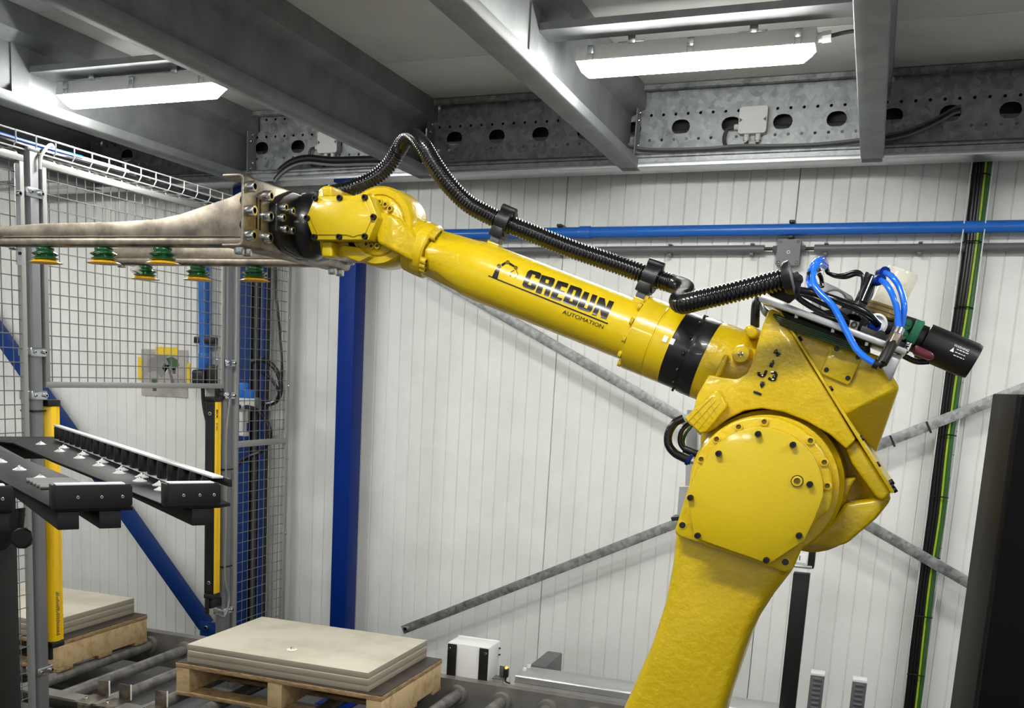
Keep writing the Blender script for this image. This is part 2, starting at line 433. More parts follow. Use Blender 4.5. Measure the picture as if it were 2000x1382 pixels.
# ------------------------------------------------------------------ luminaires
def luminaire(cx, cy, label, visible=True, Lh=0.365, gland=False, dz_=0.0):
    t = thing('ceiling_light', label, 'light fitting', (cx, cy, H + 1.06), 'linear luminaires under the ceiling')
    z = H + dz_
    def sec(pts, name, m, x0, x1, bv=0.0):
        bm = B(); prism(bm, [(x0, cy + a, z + b) for a, b in pts], (x1 - x0, 0, 0)); return obj(name, bm, m, t, bv)
    sec([(-0.052, 1.012), (0.052, 1.012), (0.05, 1.024), (0.040, 1.062), (-0.040, 1.062), (-0.05, 1.024)], 'housing', 'lgrey', cx - Lh, cx + Lh, 0.003)
    bm = B()
    rings = []
    for dx, s, dz in ((-Lh + 0.004, 1, 0.03), (-Lh + 0.012, 0.95, 0.018), (-Lh + 0.035, 0.9, 0.0), (Lh - 0.035, 0.9, 0.0), (Lh - 0.012, 0.95, 0.018), (Lh - 0.004, 1, 0.03)):
        pr = [(-0.05, 1.012), (-0.047, 1.0), (-0.034, 0.978), (0, 0.972), (0.034, 0.978), (0.047, 1.0), (0.05, 1.012)]
        rings.append([bm.verts.new((cx + dx, cy + a * s, z + max(b, min(1.012, b + dz)))) for a, b in pr])
    for a, b in zip(rings, rings[1:]):
        for k in range(6): bm.faces.new((a[k], a[k + 1], b[k + 1], b[k]))
        bm.faces.new((a[6], a[0], b[0], b[6]))
    bm.faces.new(rings[0]); bm.faces.new(rings[-1][::-1])
    df = obj('diffuser', bm, 'lamp', t)
    ld = bpy.data.lights.new('led_board', 'AREA'); ld.shape = 'RECTANGLE'; ld.size = 2 * Lh - 0.09; ld.size_y = 0.056; ld.energy = LAMP_W; ld.color = (1.0, 0.995, 0.975); ld.spread = math.radians(170)
    lo_ = bpy.data.objects.new('led_board', ld); link(lo_, df, Matrix.Translation((cx, cy, z + 0.9705)))
    if not visible: return t
    for dx in (-Lh + 0.05, 0.0, Lh - 0.05):
        bm = B(); x = cx + dx
        box(bm, (x - 0.010, cy - 0.056, z + 1.030), (x + 0.010, cy - 0.048, z + 1.056))
        box(bm, (x - 0.011, cy - 0.056, z + 1.004), (x - 0.008, cy - 0.052, z + 1.034))
        box(bm, (x + 0.008, cy - 0.056, z + 1.004), (x + 0.011, cy - 0.052, z + 1.034))
        obj('clip', bm, 'zinc', t, 0.001)
    for dx in (-0.185, 0.185):
        bm = B(); x = cx + dx
        box(bm, (x - 0.012, cy - 0.05, z + 1.055), (x + 0.012, cy - 0.03, z + 1.078)); box(bm, (x - 0.045, cy - 0.046, z + 1.058), (x + 0.04, cy - 0.042, z + 1.062))
        obj('mounting_bracket', bm, 'zinc', t, 0.001)
    if gland:
        bm = B(); cyl(bm, (cx + Lh - 0.01, cy, z + 1.04), (cx + Lh + 0.015, cy, z + 1.04), 0.014); cyl(bm, (cx + Lh + 0.015, cy, z + 1.04), (cx + Lh + 0.04, cy, z + 1.042), 0.017, 6)
        obj('cable_gland', bm, 'lgrey', t)
        bm = B(); tube(bm, spline([(cx + Lh + 0.035, cy, z + 1.042), (cx + Lh + 0.09, cy, z + 1.05), (cx + Lh + 0.16, cy, z + 1.05), (cx + Lh + 0.2, cy + 0.02, z + 1.04)]), 0.006)
        obj('supply_cable', bm, 'dcable', t)
    return t
luminaire(-0.632, 3.665, 'lit linear light fitting on the right with a cable at its right end', gland=True)
luminaire(-2.612, 3.485, 'lit linear light fitting on the left above the fence', Lh=0.352, dz_=-0.027)
# the further luminaires of the same rows, over and behind the photographer
for i, (x, y, lb) in enumerate(((-2.3, 1.2, 'ceiling light outside the photo, front left'), (-0.6, 1.2, 'ceiling light outside the photo, front middle'), (1.2, 1.2, 'ceiling light outside the photo, front right'),
                                (-1.2, -1.4, 'ceiling light outside the photo, rear left'), (0.9, -1.4, 'ceiling light outside the photo, rear right'),
                                (-4.3, 1.2, 'ceiling light outside the photo, far front left'), (1.4, 3.665, 'ceiling light outside the photo, right of the photographed ones'), (-4.55, 3.665, 'ceiling light outside the photo, left of the photographed ones'))):
    luminaire(x, y, lb, visible=False)
# angle bars that carry the two lit fittings
for xa, xb, lb, ya in ((-1.09, -0.143, 'galvanised angle bar above the right light fitting', 3.49), (-3.03, -2.085, 'galvanised angle bar above the left light fitting', 3.36)):
    za = 1.078 if xa > -2 else 1.051
    bm = B()
    prof = strip([(ya, H + za + 0.022), (ya, H + za), (ya + 0.13, H + za)], 0.004)
    prism(bm, [(xa, a, b) for a, b in prof], (xb - xa, 0, 0))
    tag(obj('angle_bar', bm, 'galvd', smooth=False), lb, 'bar', 'angle bars above the lights')
    bm = B(); box(bm, (xa, ya - 0.09, H + 0.95), (xa + 0.005, ya, H + 1.2)); 
    tag(obj('stiffener_plate', bm, 'galvd', smooth=False), 'flat steel stiffener on the beam at the left end of the ' + ('right' if xa > -2 else 'left') + ' angle bar', 'plate', 'beam stiffeners')

# ------------------------------------------------------------------ junction boxes and cables on the edge beam
def junction(px0, px1, lab, glands):
    a, b = fY(px0[0], px0[1], 4.90), fY(px1[0], px1[1], 4.90)
    t = thing('junction_box', lab, 'junction box', ((a.x + b.x) / 2, 4.945, min(a.z, b.z)), 'light grey junction boxes')
    xa, xb, za, zb = a.x, b.x, b.z, a.z
    me = setmat(flat([rrect(xa, za, xb, zb, 0.010)], 0.045, 0.002), 'lgrey')
    finish(me)
    inst('body', me, Matrix(((1, 0, 0, 0), (0, 0, -1, 4.922), (0, 1, 0, 0), (0, 0, 0, 1))), t)
    for s in (0, 1):
        bm = B(); x = xa + 0.002 if s == 0 else xb - 0.002; dx = 0.012 if s == 0 else -0.012; zc = (za + zb) / 2
        prism(bm, [(x, 4.8965, zc - 0.009), (x + dx, 4.8965, zc), (x, 4.8965, zc + 0.009)], (0, 0.002, 0)); obj('corner_mark', bm, 'jbox', t)
    for gx in glands:
        bm = B(); x = xa + (xb - xa) * gx
        cyl(bm, (x, 4.92, za + 0.001), (x, 4.92, za - 0.014), 0.011, 8); cyl(bm, (x, 4.92, za - 0.014), (x, 4.92, za - 0.026), 0.013, 6); cyl(bm, (x, 4.92, za - 0.024), (x, 4.92, za - 0.034), 0.007, 8)
        obj('cable_gland', bm, 'lgrey', t)
    bm = B(); zc = za + 0.03
    cyl(bm, (xa + 0.002, 4.92, zc), (xa - 0.02, 4.92, zc), 0.012, 8); obj('side_gland', bm, 'lgrey', t)
    return xa, xb, za, zb
J1 = junction((1446, 209), (1495, 258), 'light grey junction box on the perforated beam below the right light fitting', (0.3, 0.72))
J2 = junction((621, 258), (657, 297), 'light grey junction box on the perforated beam left of the blue column', (0.35, 0.72))
def cable(name, pts, r, m, lab, cat='cable', group=None, n=8, seg=8, parent=None):
    bm = B(); tube(bm, spline(pts, n), r, seg)
    o = obj(name, bm, m, parent)
    if parent is None: tag(o, lab, cat, group)
    return o
zb_ = BZ + 0.045
for j, (J, nm) in enumerate(((J1, 'right'), (J2, 'left'))):
    xa, xb, za, zt = J
    cable('cable', [(xa - 0.02, 4.92, za + 0.03), (xa - 0.05, 4.92, za + 0.02), (xa - 0.055, 4.92, za - 0.03), (xa - 0.02, 4.915, zb_ + 0.02), (xa + 0.01, 4.91, zb_ + 0.006)], 0.007, 'dcable', 'grey cable looping from the side of the ' + nm + ' junction box', group='junction box cables')
    for gx, ds in ((0.3, -0.02), (0.72, 0.0)):
        x = xa + (xb - xa) * gx
        cable('cable', [(x, 4.92, za - 0.03), (x, 4.92, za - 0.05), (x + ds, 4.915, zb_ + 0.005)], 0.007, 'dcable', ('left' if gx < 0.5 else 'right') + ' short grey cable hanging from the base of the ' + nm + ' junction box', group='junction box cables')
# bundle lying on the bottom flange
def flangeP(pts, off):
    return [fY(u, v, 4.90 + off) for u, v in pts]
run = [(1225, 291), (1250, 299), (1300, 301), (1380, 299), (1440, 294), (1500, 294), (1580, 292), (1640, 287), (1700, 279), (1740, 272), (1780, 262), (1830, 240), (1862, 222), (1876, 218)]
for k in range(3):
    cable('truss_cable', [p + V((0, 0, 0.010 * k)) for p in flangeP(run, -0.02 + 0.013 * k)], 0.006, ('cable', 'dcable', 'cable')[k], ('lowest', 'middle', 'topmost')[k] + ' cable of the bundle lying along the right half of the perforated beam', group='cables along the perforated beam')
run2 = [(1230, 305), (1120, 312), (1000, 313), (900, 318), (850, 322)]
cable('truss_cable', flangeP(run2, 0.0), 0.006, 'dcable', 'thin dark cable along the shadowed middle of the perforated beam', group='cables along the perforated beam')
run3 = [(535, 355), (548, 340), (570, 325), (600, 318), (650, 322), (700, 321), (760, 320)]
for k in range(4):
    cable('truss_cable', [p + V((0, 0, 0.011 * k)) for p in flangeP(run3, -0.06 + 0.010 * k)], 0.006, ('cable', 'rubber', 'dcable', 'rubber')[k], ('lowest', 'second lowest', 'second highest', 'highest')[k] + ' cable of the bundle bending down above the gripper', group='cables along the perforated beam')
bm = B(); a, b = fY(560, 341, 4.86), fY(770, 331, 4.86); cyl(bm, a, b, 0.014, 12); tag(obj('steel_conduit', bm, 'galv'), 'round steel conduit under the perforated beam left of the blue column', 'conduit')

# ------------------------------------------------------------------ pipes on the wall
t = thing('blue_pipe', 'horizontal bright blue compressed air pipe along the white wall', 'pipe', (-0.5, 5.08, H + 0.68))
pz0 = fY(900, 458, 5.08).z; pz1 = fY(1990, 441, 5.08).z; pz = (pz0 + pz1) / 2
bm = B(); cyl(bm, (-3.38, 5.08, pz), (2.2, 5.08, pz), 0.025, 20); obj('pipe_run', bm, 'pipe', t)
px_ = fY(1143, 450, 5.08).x
bm = B(); cyl(bm, (px_ - 0.026, 5.08, pz), (px_ + 0.026, 5.08, pz), 0.029, 20); obj('coupling', bm, 'pipe', t, 0.002)
for u in (1547, 1094):
    x = fY(u, 440, 5.08).x
    rbox('pipe_clip', (x - 0.012, 5.06, pz - 0.038), (x + 0.012, 5.15, pz - 0.0255), 'black', t, 0.003); rbox('pipe_clip', (x - 0.012, 5.06, pz + 0.0255), (x + 0.012, 5.15, pz + 0.038), 'black', t, 0.003)
t = thing('grey_conduit', 'horizontal dark grey conduit below the blue pipe on the wall', 'conduit', (-0.5, 5.10, H + 0.57))
cz = fY(1480, 486, 5.10).z
jx0, jx1 = fY(1518, 490, 5.09).x, fY(1563, 490, 5.09).x
for a, b, nm in ((-2.40, jx0 - 0.055, 'conduit_run'), (jx1 + 0.055, 2.2, 'conduit_run')):
    bm = B(); cyl(bm, (a, 5.10, cz), (b, 5.10, cz), 0.0165, 16); obj(nm, bm, 'conduit', t)
bm = B(); cyl(bm, (jx0 - 0.07, 5.10, cz), (jx1 + 0.07, 5.10, cz), 0.007, 10); obj('inner_cable', bm, 'rubber', t)
for u in (1092, 1309, 1469, 1613, 1797):
    x = fY(u, 484, 5.10).x
    rbox('conduit_clip', (x - 0.008, 5.085, cz - 0.028), (x + 0.008, 5.15, cz - 0.017), 'conduit', t, 0.002); rbox('conduit_clip', (x - 0.008, 5.085, cz + 0.017), (x + 0.008, 5.15, cz + 0.024), 'conduit', t, 0.002)
bm = B(); x = fY(1880, 481, 5.10).x; cyl(bm, (x - 0.03, 5.10, cz), (x + 0.03, 5.10, cz), 0.019, 16); obj('coupling', bm, 'conduit', t)
t = thing('wall_junction_box', 'dark grey square junction box on the wall conduit', 'junction box', ((jx0 + jx1) / 2, 5.14, cz - 0.05))
zt, zb2 = fY(1540, 466, 5.07).z, fY(1540, 517, 5.07).z
me = setmat(flat([rrect(jx0, zb2, jx1, zt, 0.008)], 0.05, 0.002), 'jbox'); finish(me)
inst('body', me, Matrix(((1, 0, 0, 0), (0, 0, -1, 5.105), (0, 1, 0, 0), (0, 0, 0, 1))), t)
for sx in (jx0 + 0.011, jx1 - 0.011):
    for sz in (zb2 + 0.011, zt - 0.011):
        bolt(t, (sx, 5.0785, sz), (0, -1, 0), 0.006, 0.002, name='cover_screw')
for s, x in ((-1, jx0), (1, jx1)):
    bm = B(); cyl(bm, (x - s * 0.002, 5.10, cz), (x + s * 0.02, 5.10, cz), 0.013, 8); obj('cable_gland', bm, 'jbox', t)
bm = B(); lathe(bm, ((jx0 + jx1) / 2, 5.0785, (zt + zb2) / 2), (0, -1, 0), [(0, 0.007), (0.001, 0.007), (0.001, 0.005), (0, 0.005)], 16, False, False); obj('centre_ring', bm, 'lgrey', t)

# ------------------------------------------------------------------ vertical cable tray on the right with its cables
t = thing('wall_cable_tray', 'vertical wire cable tray on the wall beside the dark cabinet', 'cable tray', (0.305, 5.1, 0.0))
tx0, tx1 = 0.268, 0.345
bm = B()
for x, y in ((tx0, 5.06), (tx0, 5.13), (tx1, 5.06), (tx1, 5.13), (tx0 + 0.026, 5.13), (tx0 + 0.052, 5.13)):
    cyl(bm, (x, y, 0.15), (x, y, BZ + 0.02), 0.0026, 6)
o = obj('long_wires', bm, 'wirez', t); o['kind'] = 'stuff'
z = 0.2
while z < BZ:
    bm = B(); tube(bm, [(tx0, 5.06, z), (tx0, 5.13, z), (tx1, 5.13, z), (tx1, 5.06, z)], 0.0022, 6); obj('cross_wire', bm, 'wirez', t); z += 0.1
z = 0.28
while z < BZ:
    bm = B(); tube(bm, [(tx0 + 0.004, 5.066, z), (tx0 + 0.02, 5.052, z + 0.004), (tx1 - 0.02, 5.052, z + 0.004), (tx1 - 0.004, 5.066, z)], 0.0028, 6); obj('cable_tie', bm, 'rubber', t); z += 0.26
random.seed(11)
cols = ['rubber', 'rubber', 'rubber', 'rubber', 'rubber', 'rubber', 'gcable', 'ycable', 'rubber', 'gcable', 'gcable']
ORD = ('first', 'second', 'third', 'fourth', 'fifth', 'sixth', 'seventh', 'eighth', 'ninth', 'tenth', 'eleventh')
zs = [0.12 + 0.28 * k for k in range(10)]; zs[-1] = BZ + 0.03
wob = [(random.uniform(-0.006, 0.006), random.uniform(-0.004, 0.004)) for _ in zs]
for k, cm in enumerate(cols):
    x = tx0 + 0.010 + (tx1 - tx0 - 0.020) * k / (len(cols) - 1); y0_ = 5.074 if k % 2 else 5.098
    pts = [(x + wx_, y0_ + wy_, z) for (wx_, wy_), z in zip(wob, zs)]
    nm = {'rubber': 'black', 'gcable': 'green', 'ycable': 'yellow-green'}[cm]
    cable('tray_cable', pts, 0.0066 if cm != 'ycable' else 0.005, cm, nm + ' cable, ' + ORD[k] + ' from the left in the vertical wall tray', group='cables in the wall tray', n=5, seg=7)

# ------------------------------------------------------------------ galvanised cross braces on the wall
def flatbar(p, q, wid, th, m, name, lab, cat, Y, ends=True, group=None):
    a, b = fY(*p, Y), fY(*q, Y); d = (b - a).normalized(); n = V((-d.z, 0, d.x)) * (wid / 2)
    bm = B(); prism(bm, [a - n, b - n, b + n, a + n], (0, th, 0))
    t = thing(name, lab, cat, (a + b) / 2, group)
    obj('bar', bm, m, t, 0.0015)
    return t, a, b, d
t1, a, b, d = flatbar((700, 455), (2080, 1246), 0.045, 0.012, 'galvb', 'wall_brace', 'galvanised flat brace running down right behind the robot arm', 'brace', 5.03, group='wall braces')
t2, a, b, d = flatbar((786, 1230), (2060, 735), 0.045, 0.012, 'galvb', 'wall_brace', 'galvanised flat brace rising from the conveyor towards the dark cabinet', 'brace', 5.05, group='wall braces')
p = fY(793, 1227, 5.05); bolt(t2, (p.x, 5.05, p.z), (0, -1, 0), 0.012, 0.012, BOLTZ)
for u, v in ((1743, 861), (1814, 834)):
    p = fY(u, v, 5.05); n = V((-d.z, 0, d.x)); R_ = Matrix(((d.x, 0, n.x, p.x), (0, 1, 0, 5.05), (d.z, 0, n.z, p.z), (0, 0, 0, 1)))
    obj('strap', box(B(), (-0.004, -0.003, -0.026), (0.004, 0.015, 0.026), R_), 'black', t2)

# ------------------------------------------------------------------ blue columns and brace
def column_box(px0, px1, px2, v, Y, lab):
    a = fY(px0, v, Y).x; b = fY(px1, v, Y).x
    t = thing('steel_column', lab, 'column', ((a + b) / 2, Y + 0.05, 0), 'blue steel columns')
    return t, a, b
ca, cb = fY(653.5, 860, 4.90).x, fY(685, 860, 4.90).x
t = thing('steel_column', 'bright blue square steel column standing behind the robot wrist', 'column', ((ca + cb) / 2, 4.96, 0), 'blue steel columns')
rbox('shaft', (ca, 4.90, 0.012), (cb, 5.02, BZ - 0.012), 'blue', t, 0.004)
rbox('head_plate', (ca - 0.03, 4.87, BZ - 0.012), (cb + 0.03, 5.04, BZ), 'blue', t, 0.002)
rbox('base_plate', (ca - 0.05, 4.85, 0), (cb + 0.05, 5.06, 0.012), 'blue', t, 0.002)
a, b = fY(455, 900, 4.98).x, fY(512, 900, 4.98).x
t = thing('steel_column', 'dark blue steel column with open channel behind the fence mesh', 'column', ((a + b) / 2, 5.03, 0), 'blue steel columns')
wd = b - a
rbox('flange', (a - 0.02, 4.98, 0), (a + wd * 0.52, 5.0, BZ), 'navy', t, 0.002)
rbox('flange', (a + wd * 0.86, 4.98, 0), (b, 5.0, BZ), 'navy', t, 0.002)
rbox('web', (a, 5.0, 0), (b, 5.04, BZ), 'blackm', t, 0)
bm = B(); cyl(bm, (a + wd * 0.74, 4.985, 0.02), (a + wd * 0.74, 4.985, BZ - 0.1), 0.016, 12); obj('down_pipe', bm, 'dcable', t)
t, a_, b_, d = flatbar((-60, 575), (398, 1222), 0.085, 0.05, 'navy', 'blue_brace', 'dark blue diagonal brace running down to the conveyor behind the fence', 'brace', 4.95)
p = fY(404, 1226, 4.93); rbox('gusset_plate', (p.x - 0.05, 4.935, p.z - 0.05), (p.x + 0.07, 4.948, p.z + 0.035), 'navy', t, 0.002)
bolt(t, (p.x - 0.005, 4.935, p.z), (0, -1, 0), 0.014, 0.012, BOLTZ)

# ------------------------------------------------------------------ vertical blue pipe, taped picture, pneumatic unit on the wall
t = thing('drop_pipe', 'vertical light blue air pipe ending in a black valve behind the fence', 'pipe', fY(398, 728, 5.10))
p0, p1 = fY(398, 520, 5.10), fY(400, 722, 5.10)
bm = B(); cyl(bm, V((p0.x, p0.y, pz + 0.03)), p1, 0.0325, 20); obj('pipe_run', bm, 'pipe', t)
bm = B(); cyl(bm, p1 + V((0, 0, 0.09)), p1, 0.037, 20); obj('coupling', bm, 'pipe', t, 0.002)
bm = B(); box(bm, p1 + V((-0.05, -0.06, -0.10)), p1 + V((0.035, 0.03, 0.0))); obj('valve_body', bm, 'black', t, 0.015, 3)
bm = B(); box(bm, p1 + V((0.04, -0.05, -0.08)), p1 + V((0.12, 0.0, 0.03))); obj('valve_handle', bm, 'blackm', t, 0.008)
q = fY(400, 665, 5.09); bm = B(); box(bm, (q.x - 0.06, 5.07, q.z - 0.015), (q.x + 0.075, 5.13, q.z + 0.02)); obj('pipe_clip', bm, 'black', t, 0.004)
cable('hanging_hose', [p1 + V((0, -0.02, -0.09)), p1 + V((0.01, -0.02, -0.2)), p1 + V((0.05, -0.03, -0.32))], 0.011, 'rubber', 'black hose hanging below the vertical blue pipe valve', 'hose')
t = thing('taped_picture', 'printed picture taped to the wall with yellow tape behind the fence', 'picture', fY(321, 752, 5.148))
A_, B_, C_ = fY(276, 679, 5.146), fY(367, 686, 5.146), fY(278, 765, 5.146)
rbox('sheet', (A_.x, 5.1455, C_.z - 0.02), (B_.x, 5.148, (A_.z + B_.z) / 2), 'sleeve', t, 0)
sx, sz = A_.x, A_.z; sw = B_.x - A_.x
def pic(poly, m): # flat print on the sheet, 0..1 across, 0..1 down from the top
    bm = B(); prism(bm, [(sx + sw * a, 5.1447, sz - 0.30 * b) for a, b in poly], (0, 0.0006, 0)); obj('print', bm, m, t, smooth=False)
pic([(0.15, 0.22), (0.35, 0.12), (0.55, 0.14), (0.62, 0.3), (0.45, 0.55), (0.3, 0.42), (0.15, 0.45)], 'gprint')
pic([(0.45, 0.35), (0.52, 0.27), (0.58, 0.38), (0.53, 0.46)], 'wprint')
pic([(0.55, 0.18), (0.66, 0.14), (0.78, 0.2), (0.82, 0.3), (0.7, 0.4), (0.62, 0.32)], 'leaf')
pic([(0.66, 0.36), (0.75, 0.36), (0.74, 0.46), (0.68, 0.46)], 'jbox')
pic([(0.22, 0.56), (0.34, 0.55), (0.33, 0.8), (0.25, 0.8)], 'leaf')
pic([(0.55, 0.3), (0.6, 0.3), (0.72, 0.62), (0.66, 0.64)], 'conduit')
for x0_, x1_, y0_, y1_ in ((0.32, 0.80, -0.03, 0.11), (-0.07, 0.01, 0.17, 0.6), (0.985, 1.05, 0.25, 0.7)):
    rbox('tape_strip', (sx + sw * x0_, 5.1435, sz - 0.3 * y1_), (sx + sw * x1_, 5.1445, sz - 0.3 * y0_), 'tape', t, 0)

# ================================================================== fence
FX = -2.80
def post(y0, y1, zt, lab, clamps, cap=True, x0=None, x1=None, zb=0.0):
    t = thing('fence_post', lab, 'post', (FX, (y0 + y1) / 2, 0), 'grey fence posts')
    xa, xb = (x0 if x0 is not None else FX - 0.055), (x1 if x1 is not None else FX)
    me = bpy.data.meshes.new('p')
    bm = B(); c = 0.011
    pr = [(xa + c, y0), (xb - c, y0), (xb, y0 + c), (xb, y1 - c), (xb - c, y1), (xa + c, y1), (xa, y1 - c), (xa, y0 + c)]
    prism(bm, [(a, b, zb + 0.008) for a, b in pr], (0, 0, zt - 0.008 - zb)); obj('shaft', bm, 'fenced', t, 0.002)
    rbox('foot_plate', (xa - 0.03, y0 - 0.03 * (zb == 0), zb), (xb + 0.03, y1 + 0.03, zb + 0.008), 'fenced', t, 0.002)
    if cap: rbox('cap', (xa - 0.001, y0 - 0.001, zt), (xb + 0.001, y1 + 0.001, zt + 0.014), 'black' if False else 'fenced', t, 0.004)
    for z in clamps:
        bm = B(); box(bm, (xa - 0.004, y0 - 0.008, z - 0.017), (xb + 0.004, y1 + 0.012, z + 0.017)); k = obj('clamp', bm, 'zinc', t, 0.005)
        bolt(k, (xb + 0.004, y1 - 0.004, z), (1, 0, 0), 0.008, 0.01, BOLTZ)
        bolt(k, (xb + 0.004, y0 + 0.01, z), (1, 0, 0), 0.006, 0.006, BOLTZ)
    return t
PT = H + 0.715
p1_ = post(3.095, 3.158, PT, 'grey fence post at the left, in front of the yellow light barrier', [H + 0.576, H + 0.022, H - 0.134, H - 1.18])
p2_ = post(4.385, 4.45, H + 0.72, 'grey fence post beside the yellow light barrier with lettering', [H + 0.014, H - 0.139, H - 1.187], cap=True, zb=RT + 0.037)
for z in (H - 0.19,):
    bm = B(); box(bm, (FX - 0.058, 3.092, z - 0.004), (FX + 0.003, 3.161, z + 0.003)); obj('cable_tie', bm, 'black', p1_)
for z in (H - 0.49, H - 0.965):
    bm = B(); box(bm, (FX - 0.058, 4.382, z - 0.004), (FX + 0.003, 4.453, z + 0.003)); obj('cable_tie', bm, 'black', p2_)
def wires(bm, y0, y1, z0, z1, ph=0.0, r=0.002):
    y = y0 + 0.035 + ph
    while y < y1 - 0.01:
        cyl(bm, (FX - 0.012, y, z0), (FX - 0.012, y, z1), r, 5); y += 0.05
    z = z1 - 0.05
    while z > z0 + 0.01:
        cyl(bm, (FX - 0.008, y0, z), (FX - 0.008, y1, z), r, 5); z -= 0.05
def panel(y0, y1, z0, z1, lab, mids=(), fw=0.022):
    t = thing('mesh_panel', lab, 'fence panel', (FX, (y0 + y1) / 2, z0), 'wire mesh fence panels')
    rbox('top_rail', (FX - 0.02, y0, z1 - fw), (FX, y1, z1), 'fence', t, 0.002)
    rbox('bottom_rail', (FX - 0.02, y0, z0), (FX, y1, z0 + fw), 'fence', t, 0.002)
    rbox('upright', (FX - 0.02, y0, z0 + fw), (FX, y0 + fw, z1 - fw), 'fence', t, 0.002)
    rbox('upright', (FX - 0.02, y1 - fw, z0 + fw), (FX, y1, z1 - fw), 'fence', t, 0.002)
    for z in mids: rbox('middle_rail', (FX - 0.02, y0 + fw, z - fw / 2), (FX, y1 - fw, z + fw / 2), 'fence', t, 0.002)
    bm = B(); wires(bm, y0 + fw * 0.5, y1 - fw * 0.5, z0 + fw * 0.5, z1 - fw * 0.5)
    o = obj('wire_mesh', bm, 'wirem', t); o['kind'] = 'stuff'
    return t
tA = panel(3.168, 4.37, H - 0.106, H + 0.694, 'wire mesh panel over the conveyor opening, above the grey bottom rail')
tB = panel(4.47, 4.995, 0.15, H + 0.70, 'tall narrow wire mesh panel right of the lettered light barrier', (H - 0.375,), 0.03)
for z in (H + 0.25, H - 0.09, H - 0.47, H - 0.87):
    bolt(tB, (FX, 4.98, z), (1, 0, 0), 0.007, 0.007, BOLTZ)
tC = panel(2.02, 3.076, 0.12, H + 0.694, 'wire mesh panel cut by the left edge of the picture')
bm = B(); box(bm, (FX - 0.001, 3.028, H + 0.32), (FX + 0.003, 3.052, H + 0.66)); obj('flat_strap', bm, 'zinc', tC)
bolt(tC, (FX + 0.003, 3.04, H + 0.56), (1, 0, 0), 0.010, 0.012, BOLTZ); bolt(tC, (FX + 0.003, 3.043, H + 0.36), (1, 0, 0), 0.006, 0.004)
# wire basket cable tray on top of the fence
t = thing('basket_cable_tray', 'bright wire basket cable tray running along the top of the fence', 'cable tray', (FX - 0.05, 3.7, H + 0.71))
TX0, TX1 = FX - 0.10, FX + 0.0
bm = B()
for x, z in ((TX1, 0.77), (TX1, 0.742), (TX1 - 0.01, 0.716), (TX0, 0.77), (TX0, 0.742), (TX0 + 0.01, 0.716), (TX0 + 0.05, 0.716)):
    cyl(bm, (x, 2.1, H + z), (x, 4.9, H + z), 0.0028, 6)
o = obj('long_wires', bm, 'wirez', t); o['kind'] = 'stuff'
y = 2.138
while y < 4.9:
    bm = B(); tube(bm, [(TX1 + 0.002, y, H + 0.772), (TX1 + 0.002, y, H + 0.735), (TX1 - 0.012, y, H + 0.714), (TX0 + 0.012, y, H + 0.714), (TX0 - 0.002, y, H + 0.735), (TX0 - 0.002, y, H + 0.772)], 0.0028, 6)
    obj('cross_wire', bm, 'wirez', t); y += 0.1
random.seed(3)
wob = [(random.uniform(-0.004, 0.004), random.uniform(0, 0.004)) for _ in range(20)]
for k, (cm, nm, x, z, r, ya, yb) in enumerate((('rubber', 'thick black cable at the front of the fence top basket tray', -0.020, 0.7285, 0.0105, 2.2, 4.85), ('wcable', 'white cable lying in the fence top basket tray', -0.036, 0.7465, 0.0085, 2.2, 3.9), ('tube', 'bright blue air tube lying in the fence top basket tray', -0.016, 0.7455, 0.0065, 2.9, 3.62), ('cable', 'grey cable lying in the fence top basket tray', -0.044, 0.727, 0.009, 2.2, 4.85), ('rubber', 'thin black cable at the back of the fence top basket tray', -0.068, 0.727, 0.008, 2.2, 4.85))):
    pts = []; y = ya; i_ = 0
    while y < yb:
        wx_, wz_ = wob[int(y / 0.25) % 20]; pts.append((FX + x + wx_, y, H + z + wz_)); y += 0.25
    cable('basket_cable', pts, r, cm, nm, group='cables in the basket tray', n=5, seg=8)
cable('drop_cable', [fX(78, 330, FX + 0.01), fX(79, 310, FX + 0.012), fX(84, 298, FX + 0.01), fX(93, 286, FX), fX(100, 283, FX - 0.02), fX(104, 287, FX - 0.03)], 0.006, 'wcable', 'white cable arching from the basket tray down beside the left fence post')

